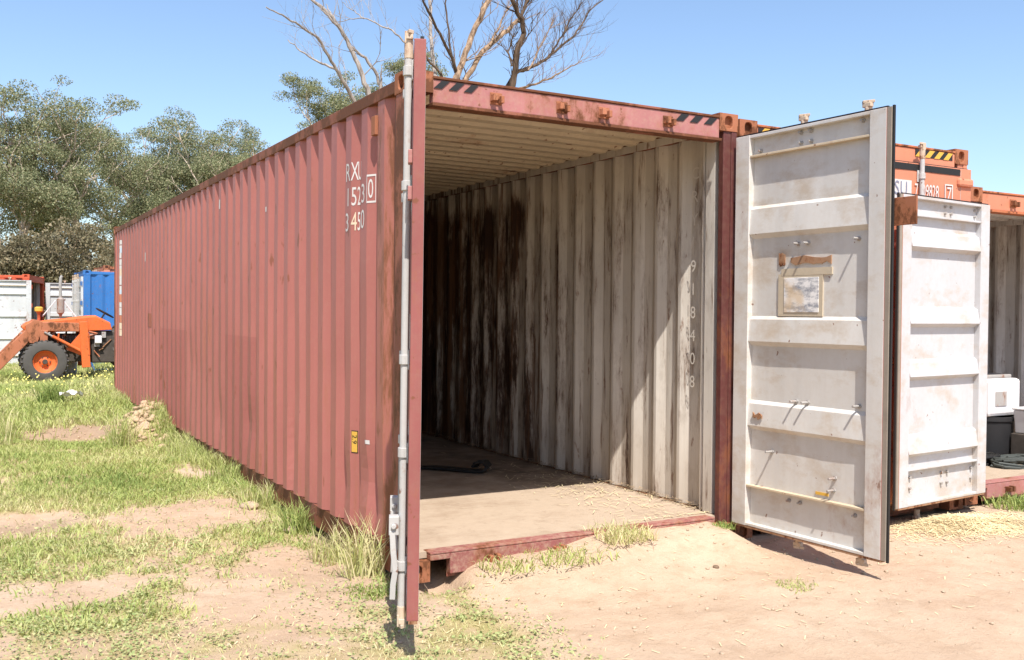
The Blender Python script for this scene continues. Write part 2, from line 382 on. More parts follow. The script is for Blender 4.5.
def corr_sheet(L, x_out, sgn, z0, z1, rows, dents, t=.004):
    """corrugated side sheet; outer face at x_out, depth goes sgn; material 0 outside, 1 inside"""
    ys, ds = wall_breaks(L); mb = MB(); zs = np.linspace(z0, z1, rows)
    n = len(ys)
    for layer, off in ((0, 0), (1, t)):
        V = []
        for z in zs:
            for y, d in zip(ys, ds): V.append((x_out+sgn*(d+off+dent(y, z, dents)), y, z))
        F = []
        for i in range(rows-1):
            for j in range(n-1):
                q = (i*n+j, i*n+j+1, (i+1)*n+j+1, (i+1)*n+j)
                F.append(q if (layer == 0) == (sgn < 0) else q[::-1])
        mb.add(V, F, layer)
    return mb
def wall_depth(y, L=12.192):
    ys, ds = wall_breaks(L); return float(np.interp(y, ys, ds))
def casting(mb, x0, y0, z0, sx, sy, sz, X=.162, Y=.178, Z=.118):
    """corner block whose outer corner is (x0,y0,z0), reaching inwards by signs; oval holes in the three outer faces"""
    def face(o, u, v, nrm, lu, lv, ru, rv):
        o, u, v, nrm = map(Vector, (o, u, v, nrm)); c = o+u*lu/2+v*lv/2; k = 4; per = []
        for a in range(k): per.append((-lu/2+lu*a/k, -lv/2))
        for a in range(k): per.append((lu/2, -lv/2+lv*a/k))
        for a in range(k): per.append((lu/2-lu*a/k, lv/2))
        for a in range(k): per.append((-lu/2, lv/2-lv*a/k))
        V = []
        for a, b in per: V.append(c+u*a+v*b)
        for lev in (0, .032):
            for a, b in per:
                th = math.atan2(b/lv, a/lu); e = 2.8; ct, st_ = math.cos(th), math.sin(th)
                q = (abs(ct)**e+abs(st_)**e)**(-1/e); V.append(c+u*ru*ct*q+v*rv*st_*q-nrm*lev)
        N = 16; F = []
        for i in range(N):
            j = (i+1) % N; F += [(i, j, N+j, N+i), (N+i, N+j, 2*N+j, 2*N+i)]
        F.append(tuple(2*N+i for i in range(N)))
        mb.add(V, F)
    x1, y1, z1 = x0+sx*X, y0+sy*Y, z0+sz*Z
    xa, ya, za = min(x0, x1), min(y0, y1), min(z0, z1)
    face((xa, y0, za), (1, 0, 0), (0, 0, 1), (0, -sy, 0), X, Z, .034, .042)
    face((x0, ya, za), (0, 1, 0), (0, 0, 1), (-sx, 0, 0), Y, Z, .040, .040)
    face((xa, ya, z0), (1, 0, 0), (0, 1, 0), (0, 0, -sz), X, Y, .036, .058)
    for vs in ([(xa, y1, za), (xa+X, y1, za), (xa+X, y1, za+Z), (xa, y1, za+Z)], [(x1, ya, za), (x1, ya+Y, za), (x1, ya+Y, za+Z), (x1, ya, za+Z)], [(xa, ya, z1), (xa+X, ya, z1), (xa+X, ya+Y, z1), (xa, ya+Y, z1)]):
        mb.add(vs, [(0, 1, 2, 3)])
DW = 1.190     # one door leaf
def make_door(root, side, ang, H, mt, hx, hy, ribs, ledges=True, detail=True, z0=.128, DW=1.190, seal=True, rd=.036, rods=None, ext=0.):
    """side -1: left leaf (closed it runs +x from its hinge), +1: right leaf (mirrored). ang: degrees it is swung open"""
    s = -side                                   # local x direction of the leaf
    zt = H-.165
    outm, inm = mt['door_out'], mt['door_in']
    mb = MB()
    def bx(a, b, y0, y1, c, d, red=()):         # faces: bottom, top, -y, +x, +y, -x ; 1 = inner paint
        m = [1, 1, 0, 1, 1, 1]
        for r_ in red: m[r_] = 0
        xa, xb = sorted((s*a, s*b))
        if s < 0: m[3], m[5] = m[5], m[3]
        mb.box(xa, xb, y0, y1, c, d, m)
    yo, yi = -.038, .014
    bx(0, .125, yo, yi, z0, zt, (0, 1, 5)); bx(DW-.115, DW, yo, yi, z0, zt, (0, 1, 3))
    bx(.125, DW-.115, yo, yi-.002, zt-.022, zt-.001, (1,)); bx(.125, DW-.115, yo, yi-.002, z0+.001, z0+.02, (0,))
    if ledges:
        pass
    door = mb.build('door', [outm, inm], root, .003)
    door.location = (hx, hy, 0); door.rotation_euler = (0, 0, R(-ang if side < 0 else ang))
    if ledges:
        for za in (zt-.150, z0+.262):
            xa, xb = sorted((s*.127, s*(DW-.117))); MB().box(xa, xb, -.03, yi-.003, za, za+.014).build('ledge', mt.get('ledge', inm), door, .002)
    # pressed panel: ribs stand proud towards the inside
    prof = [(z0+.02, 0)]
    for zc, h in sorted(ribs):
        prof += [(zc-h/2-.030, 0), (zc-h/2, 1), (zc+h/2, .62), (zc+h/2+.022, 0)]
    prof.append((zt-.022, 0)); mb = MB()
    xs = np.linspace(.126, DW-.116, 9)
    for layer, off in ((0, 0), (1, .004)):
        V = []; F = []; n = len(prof)
        for x in xs:
            for z, d in prof: V.append((s*x, -.034+off+d*rd+.004*noise.noise((x*3, z*2, side*5+hx)), z))
        for i in range(len(xs)-1):
            for j in range(n-1): F.append((i*n+j, (i+1)*n+j, (i+1)*n+j+1, i*n+j+1))
        mb.add(V, F, layer)
    mb.build('door_panel', [outm, inm], door, recalc=False)
    # gasket
    mb = MB()
    for a, b, y0, y1, c, d, mi in () if not seal else ((DW, DW+.030, -.020, .010, z0, zt, 1), (DW+.030, DW+.042, -.012, .002, z0-.01, zt+.008, 0)):
        xa, xb = sorted((s*a, s*b)); mb.box(xa, xb, y0, y1, c, d, mi)
    xa, xb = sorted((s*.01, s*(DW))); MB().box(xa, xb, -.012, .004, zt, zt+.010).build('top_seal', M['rubber'], door); MB().box(xa, xb, -.030, .010, z0-.014, z0).build('bottom_edge', M['rust_patch'], door)
    if seal: mb.build('gasket', [M['rubber'], M['rubber_grey']], door)
    # lock rods with cams, brackets and handle
    for k, x in enumerate(rods or (.52, DW-.185)):
        X = s*x; yc = yo-.022
        mb = MB(); mb.tube([(X, yc, z0+.01), (X, yc, zt-.01+ext)], .0185, 12)
        o = mb.build('lock_rod', mt['rod'], door, smooth=True)
        for zc, sg in ((zt-.015+ext, 1), (z0+.015-ext, -1)):
            mb = MB(); za, zb = sorted((zc, zc+sg*.055)); mb.tube([(X, yc, za-.03*(sg > 0)), (X, yc, zb)], [.021, .021], 10)
            zm = zc+sg*.066; mb.box(X-.030, X+.030, yc-.012, yc+.018, zm-.012, zm+.012); mb.box(X-.017, X+.017, yc-.020, yc+.012, zm-.028, zm+.028)
            mb.prism([(X-.045, yc-.006), (X-.02, yc-.02), (X+.045, yc), (X+.02, yc+.022)], 'z', zm+sg*.012, zm+sg*.030)
            mb.build('cam', M['rod_tip'], door, .003)
        for zc in (z0+.20, z0+.72, 1.32, zt-.62, zt-.10):
            mb = MB(); mb.box(X-.034, X+.034, yo-.008, yo-.001, zc-.045, zc+.045); mb.tube([(X, yc, zc-.022), (X, yc, zc+.022)], .026, 12)
            mb.build('rod_bracket', mt['rod'], door, .002)
        if detail:
            xh = X-s*.30; mb = MB()
            pts = [(X, yc-.030, .575), (X+s*.012, yc-.046, .54), (X+s*.018, yc-.040, .44), (X+s*.018, yc-.030, .36), (X+s*.014, yc-.040, .29), (X+s*.010, yc-.042, .23)]
            for a_, b_ in zip(pts[:-1], pts[1:]): mb.bar(a_, Vector(b_)+(Vector(b_)-Vector(a_))*.06, .026, .040, 0, (1, 0, 0))
            mb.box(X-.030, X+.030, yc-.062, yc-.016, .520, .605)
            mb.tube([(X+s*.031, yc-.040, .562), (X+s*.045, yc-.040, .562)], .012, 8)
            mb.build('handle', mt['rod'], door, .003)
            mb = MB(); mb.box(X-.06-s*.12, X+.06-s*.12, yo-.03, yo-.001, .80, .87); mb.box(X-.018-s*.12, X+.018-s*.12, yo-.045, yo-.02, .57, .84)
            mb.build('handle_catch', M['steel_grey'], door, .004)
    for zc in (.35, 1.05, 1.75, 2.25):
        mb = MB(); xa, xb = sorted((s*-.012, s*.10)); mb.box(xa, xb, yo-.012, yo-.001, zc-.05, zc+.05); mb.tube([(s*-.012, yo+.018, zc-.055), (s*-.012, yo+.018, zc+.055)], .014, 10)
        mb.build('hinge', mt['post'], door)
    return door
def make_container(name, loc, rz, L, H, mt, left, right, ribs, dents=False, rows=10, detail=True, keepers=True, handles=True, lkw={}, rkw={}, narrow=False):
    root = empty(name, loc, rz); W = 2.438
    # walls
    zt, zb = H-.100, .165
    corr_sheet(L, .008, 1, zb, zt, rows, dents).build('side_wall', [mt['wall'], mt['lining']], root, recalc=False)
    corr_sheet(L, W-.008, -1, zb, zt, rows, False).build('side_wall', [mt['wall'], mt['lining']], root, recalc=False)
    # blind end
    mb = MB(); xs = []; x = .16; i = 0
    while x < W-.16: xs.append((x, (0, 0, .045, .045)[i % 4])); x += (.11, .05, .11, .05)[i % 4] if True else 0; i += 1
    xs.append((W-.16, 0))
    for layer, off in ((0, 0), (1, -.004)):
        V = []; F = []
        for x, d in xs: V += [(x, L-.03-d+off, zb), (x, L-.03-d+off, zt)]
        for j in range(len(xs)-1): F.append((2*j, 2*j+2, 2*j+3, 2*j+1))
        mb.add(V, F, layer)
    mb.build('end_wall', [mt['wall'], mt['lining']], root)
    # roof: shallow corrugations across
    mb = MB(); prof = []; y = .10; i = 0
    while y < L-.10: prof.append((y, (0, 0, .020, .020)[i % 4])); y += (.075, .030, .075, .030)[i % 4]; i += 1
    for layer, off in ((0, 0), (1, -.004)):
        V = []; F = []; xr = (.055, W/3, 2*W/3, W-.055)
        for y, d in prof:
            for x in xr: V.append((x, y, H-.036+.008*math.sin(math.pi*x/W)-d+off+.003*noise.noise((x*2, y*2, 1))))
        for j in range(len(prof)-1):
            for k in range(3): F.append((j*4+k, j*4+k+1, (j+1)*4+k+1, (j+1)*4+k))
        mb.add(V, F, layer)
    mb.build('roof', [mt['wall'], mt['ceiling']], root, recalc=False)
    # floor and cross members
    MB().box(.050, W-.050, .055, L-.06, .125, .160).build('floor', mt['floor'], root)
    # rails
    for xa, xb in ((.003, .066), (W-.066, W-.003)):
        MB().box(xa, xb, .176, L-.176, H-.104, H-.032).build('top_rail', mt['rail'], root, .004)
        xi, xj = (xb+.001, xb+.007) if xa < 1 else (xa-.007, xa-.001)
        MB().box(xi, xj, .176, L-.176, H-.108, H-.050).build('inner_rail', mt['lining'], root, .002)
    for xa, xb, xc, xd in ((.022, .030, .030, .075), (W-.030, W-.022, W-.075, W-.030)):
        mb = MB().box(xa, xb, .172, L-.172, .012, .160); mb.box(xc, xd, .172, L-.172, .146, .158); mb.box(xc, xd, .172, L-.172, .014, .024)
        mb.build('bottom_rail', mt['bottom'], root)
    # posts
    for xs_, sx in ((0, 1), (W, -1)):
        f = lambda a, b: sorted((xs_+sx*a, xs_+sx*b))
        mb = MB(); a, b = f(.004, .052); mb.box(a, b, .004, .168, .116, H-.116); a, b = f(.052, .075 if narrow and sx > 0 else .118); mb.box(a, b, .010, .060, .116, H-.116)
        mb.build('corner_post', mt['post'] if sx > 0 else mt['post2'], root, .005)
        mb = MB(); a, b = f(.056, .080 if narrow and sx > 0 else .100); mb.box(a, b, .110, .210, .16, H-.115); a, b = f(.058, .085); mb.box(a, b, .235, .262, .16, H-.115)
        mb.build('inner_post', mt['lining'], root, .006)
        mb = MB(); a, b = f(.006, .13); mb.box(a, b, L-.15, L-.006, .116, H-.116); mb.build('corner_post', mt['post'], root, .008)
    for xs_, sx in ((0, 1), (W, -1)):
        for ys_, sy in ((0, 1), (L, -1)):
            for zs_, sz in ((0, 1), (H, -1)):
                mb = MB(); casting(mb, xs_, ys_, zs_, sx, sy, sz); mb.build('corner_casting', mt['casting'], root, .004)
    # header and sill
    mb = MB().box(.163, W-.163, .004, .060, H-.172, H-.040); mb.box(.163, W-.163, .060, .110, H-.060, H-.044)
    mb.build('header', mt['header'], root, .004)
    mb = MB().box(.153, W-.153, -.012, .085, H-.192, H-.174); mb.build('header_lip', mt['lip'], root, .002)
    MB().box(.163, W-.163, -.004, .12, H-.038, H-.022).build('header_cap', mt['rail'], root, .003)
    mb = MB().box(.290, W-.290, .002, .055, .030, .150); mb.box(.163, .290, .002, .055, .118, .150); mb.box(W-.290, W-.163, .002, .055, .118, .150)
    mb.box(.290, W-.290, .050, .058, .0, .118); mb.build('sill', mt['sill'], root, .006)
    MB().box(.163, W-.163, .000, .100, .152, .164).build('threshold_plate', mt['sill'], root, .003)
    MB().box(.163, W-.163, L-.07, L-.01, H-.12, H-.04).build('rear_header', mt['rail'], root); MB().box(.163, W-.163, L-.07, L-.01, .02, .16).build('rear_sill', mt['rail'], root)
    if keepers:
        for x in (.565, 1.022, 1.332, 1.837):
            mb = MB()
            for za in (H-.106,):
                mb.box(x-.040, x+.040, -.003, .003, za-.035, za+.035); mb.hexa([(x-.040, -.045, za-.020), (x-.010, -.050, za-.020), (x-.010, -.003, za-.020), (x-.040, -.003, za-.020), (x-.035, -.042, za+.020), (x-.012, -.044, za+.020), (x-.012, -.003, za+.020), (x-.035, -.003, za+.020)])
                mb.box(x+.012, x+.034, -.045, -.003, za-.030, za+.012); mb.box(x-.036, x+.030, -.018, -.003, za-.004, za+.022)
            mb.build('cam_keeper', mt['casting'], root, .003)
            mb = MB(); za = .092; mb.box(x-.038, x-.012, -.050, .001, za-.02, za+.022); mb.box(x+.012, x+.036, -.046, .001, za-.02, za+.026); mb.box(x-.036, x+.034, -.016, .001, za-.025, za+.012)
            mb.build('cam_keeper', mt['sill_keeper'], root, .003)
    dl = make_door(root, -1, left, H, mt, .030 if left < 60 or left > 150 else .035, -.012 if left < 60 else -.03, ribs, detail=handles, **lkw)
    dr = make_door(root, 1, right, H, mt, W-.030, -.012 if right < 60 else -.03, ribs, detail=handles, **rkw)
    return root, dl, dr

def stripes(root, x0, x1, zlo, zhi, y, mats, n, slant, part='hazard_stripe', base=None):
    """diagonal hazard bars on a header"""
    if base: MB().box(x0, x1, y-.001, y+.001, zlo, zhi).build('stripe_band', base, root)
    wd = (x1-x0)/n
    for i in range(n):
        a = x0+i*wd; MB().prism([(a, zlo), (a+wd*.52, zlo), (min(x1, a+wd*.52+slant), zhi), (min(x1-.002, a+slant), zhi)], 'y', y-.003, y+.0005).build(part, mats, root)
def letters(s, size, mat, parent, name, org, right, upv, nrm, wrap=False, space=1., lift=.002, sx=1.0):
    cu = bpy.data.curves.new('text', 'FONT'); cu.body = s; cu.size = size/.7; cu.space_character = space; cu.resolution_u = 3
    ob = bpy.data.objects.new('text', cu); col.objects.link(ob); dg = bpy.context.evaluated_depsgraph_get()
    me = bpy.data.meshes.new_from_object(ob.evaluated_get(dg)); bpy.data.objects.remove(ob); bpy.data.curves.remove(cu)
    bm = bmesh.new(); bm.from_mesh(me); org, right, upv, nrm = map(Vector, (org, right, upv, nrm))
    for v in bm.verts: v.co = org+right*v.co.x*sx+upv*v.co.y+nrm*lift
    if wrap:
        for y in wall_breaks(12.192)[0]:
            bmesh.ops.bisect_plane(bm, geom=bm.verts[:]+bm.edges[:]+bm.faces[:], plane_co=(0, y, 0), plane_no=(0, 1, 0))
        for v in bm.verts: v.co.x = .008+wall_depth(v.co.y)+dent(v.co.y, v.co.z)-lift
    bm.normal_update(); bm.to_mesh(me); bm.free(); me.materials.clear(); me.materials.append(mat)
    o = bpy.data.objects.new(name, me); col.objects.link(o); o.parent = parent; return o
def wrapped_patch(root, name, y0, y1, z0, z1, mat, lift=.002):
    ys = sorted([y0, y1]+[y for y in wall_breaks(12.192)[0] if y0 < y < y1]); mb = MB(); V = []; F = []
    for y in ys:
        for z in (z0, z1): V.append((.008+wall_depth(y)+dent(y, z)-lift, y, z))
    for i in range(len(ys)-1): F.append((2*i, 2*i+1, 2*i+3, 2*i+2))
    return mb.add(V, F).build(name, mat, root)

# --- the open red container
mt_red = dict(wall=M['red_wall'], lining=M['lining'], ceiling=M['ceiling'], floor=M['floor'], rail=M['rail_rust'], bottom=M['rail_rust'], post=M['post'], post2=M['shaded_red'], casting=M['casting'], header=M['pink'], lip=M['rail_rust'], sill=M['sill'], sill_keeper=M['casting'], door_out=M['red'], door_in=M['door_in'], rod=M['rod'], ledge=M['ledge'])
HC_RIBS = [(2.155, .165), (1.435, .145), (.875, .145)]
red, rdl, rdr = make_container('shipping_container', (0, 0, 0), 0, 12.192, 2.896, mt_red, 112.9, 92.4, HC_RIBS, dents=True, rows=34, narrow=True, lkw=dict(z0=.175, DW=1.175, seal=False))
tag(red, 'long faded red shipping container with both doors open and rust-stained cream interior', 'container', 'shipping containers')
# hazard bars at both header ends
for x0, x1 in ((.165, .45), (1.90, 2.26)): stripes(red, x0, x1, 2.805, 2.852, .002, M['black'], 3, .05)
# lettering on the side wall
for ch, y, z, m, k in (('R', 1.004, 2.375, 'white', .85), ('X', .907, 2.375, 'white', .52), ('U', .852, 2.375, 'white', .32), ('1', .992, 2.215, 'white', .9), ('5', .905, 2.215, 'white', .58), ('2', .856, 2.215, 'white', .34), ('3', .730, 2.215, 'white', .85), ('3', 1.004, 2.055, 'white', .85), ('4', .905, 2.055, 'cream', .58), ('5', .856, 2.055, 'white', .34), ('0', .730, 2.055, 'white', .80)):
    letters(ch, .118, M[m], red, 'lettering', (0, y, z), (0, -1, 0), (0, 0, 1), (-1, 0, 0), True, sx=k)
letters('0', .118, M['white'], red, 'lettering', (0, .622, 2.235), (0, -1, 0), (0, 0, 1), (-1, 0, 0), True, sx=.52)
for a in ((.560, .634, 2.205, 2.217), (.560, .634, 2.367, 2.379), (.560, .565, 2.217, 2.367), (.627, .634, 2.217, 2.367)):
    wrapped_patch(red, 'check_digit_box', *a, M['white'])
lb = wrapped_patch(red, 'height_label_border', .842, .894, .632, .776, M['black'], .0018); lb = wrapped_patch(red, 'height_label', .846, .890, .638, .770, M['yellow'], .0034)
letters('2.9', .034, M['black'], red, 'lettering', (0, .882, .750), (0, 0, -1), (0, -1, 0), (-1, 0, 0), True, lift=.005)
# worn vertical strip of old lettering at the blind end
zz = 2.64
for i in range(17):
    h = random.uniform(.04, .13); y = 11.42+random.uniform(-.01, .02)
    wrapped_patch(red, 'worn_lettering', y, y+random.uniform(.10, .17), zz-h, zz, random.choice([M['white'], M['white'], M['orange'], M['pale_blue'], M['white'], M['cream']]), .003+.0004*(i % 3)); zz -= h+random.uniform(-.01, .02)
    if zz < .75: break
for y_, z_, h in ((4.38, 2.08, .13), (4.38, 1.80, .09), (4.62, 2.10, .05), (4.62, 1.95, .04), (3.27, 1.88, .03), (6.9, 2.18, .07), (4.55, 2.52, .09), (5.5, 2.50, .05), (9.0, 2.2, .12), (.60, .72, .025), (2.9, 2.35, .04), (7.4, 2.02, .05), (1.9, 2.62, .03), (3.55, 2.63, .03)):
    wrapped_patch(red, 'paint_chip', y_, y_+random.uniform(.03, .055), z_, z_+h, M['white'], .0022)
wrapped_patch(red, 'patch_plate', 8.60, 8.90, 1.31, 1.49, M['post'], .006)
MB().box(-.004, .030, .470, .535, 2.60, 2.715).build('lashing_plate', M['casting'], red, .003)
# embossed characters down the inner face of the right wall
inner_x = 2.438-.008-.004
for i, ch in enumerate('CRY/918408'):
    letters(ch, .085, M['faint'], red, 'inner_lettering', (inner_x-.0385, .415, 2.50-i*.165), (0, -1, 0), (0, 0, 1), (-1, 0, 0), lift=.003)
# fittings on the right leaf's inner face
def on_door(name, mat, mb, bevel=0): return mb.build(name, mat, rdr, bevel)
yi = -.034+.004
for a, b, c, d, m, l in ((-.36, -.72, 1.53, 1.80, M['tape'], .0095), (-.385, -.79, 1.79, 1.835, M['tape'], .0105)):
    on_door('old_tape', m, MB().box(b, a, yi, yi+l, c, d))
def doc_mat():
    n = NT('faded_document_in_sleeve', .25, .5)
    a = n.noise(9, 6, .7, n.map((1, 1, 2))); c = n.mix(n.step(a, .45, .6), (.78, .76, .74), (.30, .31, .34))
    b = n.noise(4, 5, .6, n.map((1, 1, 1), (2, 2, 2))); c = n.mix(n.math('MULTIPLY', n.step(b, .5, .62), .7), c, (.62, .46, .28)); return n.color(c)
on_door('document_sleeve', doc_mat(), MB().box(-.69, -.41, yi, yi+.013, 1.555, 1.775), .002)
for a, b, c, d in ((-.46, -.78, 1.865, 1.905), (-.36, -.41, 1.86, 1.93), (-.18, -.26, .855, .885)):
    k = MB(); n_ = 9; top = [(a+(b-a)*i/n_, d+random.uniform(-.012, .010)) for i in range(n_+1)]; bot = [(b+(a-b)*i/n_, c+random.uniform(-.012, .012)) for i in range(n_+1)]
    yy = yi if c > 1 else .004
    on_door('peeled_rust_patch', M['rust_patch'], k.prism(top+bot, 'y', yy, yy+.009))
for x, z in ((-.52, 1.99), (-.60, 1.99), (-.98, 1.995), (-.53, 2.69), (-.61, 2.69), (-.53, 2.625), (-.61, 2.625), (-1.0, 2.69), (-.19, 2.62), (-.52, .99), (-.61, .99), (-.32, .645), (-.83, .545), (-.82, .47), (-.47, .35), (-.56, .35), (-.98, .345), (-1.0, 1.0)):
    b = MB(); l = .030 if z > 2.55 or z < .4 else .055
    if z in (.99, .645, .545, .47, 1.0): l = .065
    b.tube([(x, yi, z), (x, yi+l, z)], .0075, 8); b.tube([(x, yi+.001, z), (x, yi+.009, z)], .014, 6); on_door('bolt', M['steel_grey'], b)
b = MB(); b.box(-1.355, -1.16, -.052, -.040, 2.055, 2.215); b.box(-1.20, -1.15, -.056, -.051, 2.085, 2.185); on_door('lock_plate', M['casting'], b, .004)
on_door('yellow_sticker', M['yellow'], MB().box(-.78, -.68, yi, yi+.004, .425, .443))
rdl.rotation_euler[0] = R(-.42)
# left leaf: small red guide tabs beside the rod
for z in (2.22, 2.06):
    MB().box(1.10, 1.165, -.058, -.039, z-.03, z+.03).build('guide_tab', M['pink'], rdl, .003)

# --- orange container beside it (doors shut)
mt_or = dict(mt_red, ledge=M['door_white'], wall=M['orange'], lining=M['lining_white'], ceiling=M['lining_white'], rail=M['orange_rail'], bottom=M['rail_rust'], post=M['orange'], post2=M['orange'], header=M['orange'], lip=M['black'], sill=M['rail_rust'], sill_keeper=M['rail_rust'], door_out=M['orange'], door_in=M['door_in'], rod=M['rod'])
org_, odl, odr = make_container('shipping_container', (2.464, .012, -.02), 0, 12.192, 2.896, mt_or, 0, 0, [(2.2, .16), (1.7, .16), (1.1, .16), (.6, .16)], handles=False, keepers=False, lkw=dict(rods=(.62, 1.05), ext=.075), rkw=dict(rods=(.62, 1.05), ext=.075))
tag(org_, 'orange shipping container with shut doors and yellow and black striped header', 'container', 'shipping containers')
for x0, x1 in ((.17, .56), (1.80, 2.245)): stripes(org_, x0, x1, 2.795, 2.852, .002, M['yellow'], 4, .06, base=M['black'])
MB().box(.165, 2.27, -.052, -.040, 2.672, 2.722).build('rubber_band', M['rubber'], org_)
MB().box(1.36, 1.69, -.056, -.050, 2.44, 2.592).build('code_plate', M['white'], org_)
letters('GSSU', .105, M['grey_letter'], org_, 'lettering', (1.335, -.056, 2.478), (1, 0, 0), (0, 0, 1), (0, -1, 0), space=1.1, sx=.82, lift=.003)
letters('7', .105, M['white'], org_, 'lettering', (1.725, -.050, 2.472), (1, 0, 0), (0, 0, 1), (0, -1, 0), sx=.55, lift=.006)
letters('09828', .105, M['white'], org_, 'lettering', (1.815, -.050, 2.472), (1, 0, 0), (0, 0, 1), (0, -1, 0), space=1.0, sx=.52, lift=.006)
letters('7', .100, M['white'], org_, 'lettering', (2.105, -.050, 2.474), (1, 0, 0), (0, 0, 1), (0, -1, 0), sx=.8, lift=.006)
for a in ((2.085, 2.180, 2.574, 2.584), (2.085, 2.180, 2.440, 2.450), (2.085, 2.094, 2.450, 2.574), (2.171, 2.180, 2.450, 2.574)):
    MB().box(a[0], a[1], -.054, -.050, a[2]+.01, a[3]+.01).build('check_digit_box', M['white'], org_)
MB().box(2.235, 2.415, -.075, -.002, 2.585, 2.655).build('post_gusset', M['orange'], org_, .02)

# --- standard-height container with its white-lined door folded back over the orange one
mt_wh = dict(mt_or, wall=M['orange_rail'], lining=M['lining_white'], ceiling=M['lining_white'], floor=M['floor'], rail=M['orange_rail'], post=M['red'], post2=M['red'], header=M['orange'], lip=M['orange_rail'], sill=M['pink'], sill_keeper=M['rail_rust'], door_out=M['orange'], door_in=M['door_white'])
wh, wdl, wdr = make_container('shipping_container', (4.931, .012, .0), 0, 6.058, 2.591, mt_wh, 174.0, 165.0, [(2.105, .105), (1.535, .105), (1.14, .105), (.575, .12)], handles=False, lkw=dict(rd=.047, ext=-.07))
wdl.location = (.045, -.135, 0)
for x in (.50, .58, .16, 1.0): 
    for z in (2.375, 2.325, .335, .255):
        if x == 1.0 and z > 1: continue
        b = MB(); b.tube([(x, -.03, z), (x, -.012, z)], .011, 8); b.build('bolt', M['steel_grey'], wdl)
tag(wh, 'shorter container at the yard end with a white-lined door folded back, its interior open', 'container', 'shipping containers')

# --- containers standing behind the tractor
mt_bl = dict(mt_red, wall=M['blue'], lining=M['lining_white'], rail=M['blue'], bottom=M['blue'], post=M['blue'], post2=M['blue'], casting=M['blue'], header=M['blue'], lip=M['blue'], sill=M['blue'], sill_keeper=M['blue'], door_out=M['grey_paint'], door_in=M['grey_paint'])
bl, _, _ = make_container('shipping_container', (.50, 24.44, -.05), R(-90), 6.058, 2.591, mt_bl, 0, 0, [(2.1, .1), (1.5, .1), (.9, .1)], keepers=False, handles=False, rows=6)
tag(bl, 'bright blue shipping container with pale grey doors behind the orange tractor', 'container', 'containers behind the tractor')
mt_ro = dict(mt_bl, wall=M['red_orange'], rail=M['red_orange'], bottom=M['red_orange'], post=M['red_orange'], post2=M['red_orange'], casting=M['red_orange'], header=M['red_orange'], lip=M['red_orange'], sill=M['red_orange'], sill_keeper=M['red_orange'], door_out=M['red_orange'], door_in=M['grey_paint'])
ro, rol, ror = make_container('shipping_container', (-.62, 24.2, -.12), R(77.7), 6.058, 2.591, mt_ro, 262, 100, [(2.1, .1), (1.5, .1), (.9, .1)], keepers=False, handles=False, rows=6)
rol.location = (-.02, -.05, 0)
tag(ro, 'red-orange container with its pale grey-lined doors swung open behind the tractor exhaust', 'container', 'containers behind the tractor')
# an orange container top showing just past the blue one
mt_o2 = dict(mt_or); o2, _, _ = make_container('shipping_container', (1.30, 27.2, -.10), R(-90), 6.058, 2.896, mt_o2, 0, 0, [(2.1, .1), (1.5, .1), (.9, .1)], keepers=False, handles=False, rows=6)
tag(o2, 'orange container roof showing just behind the blue container', 'container', 'containers behind the tractor')

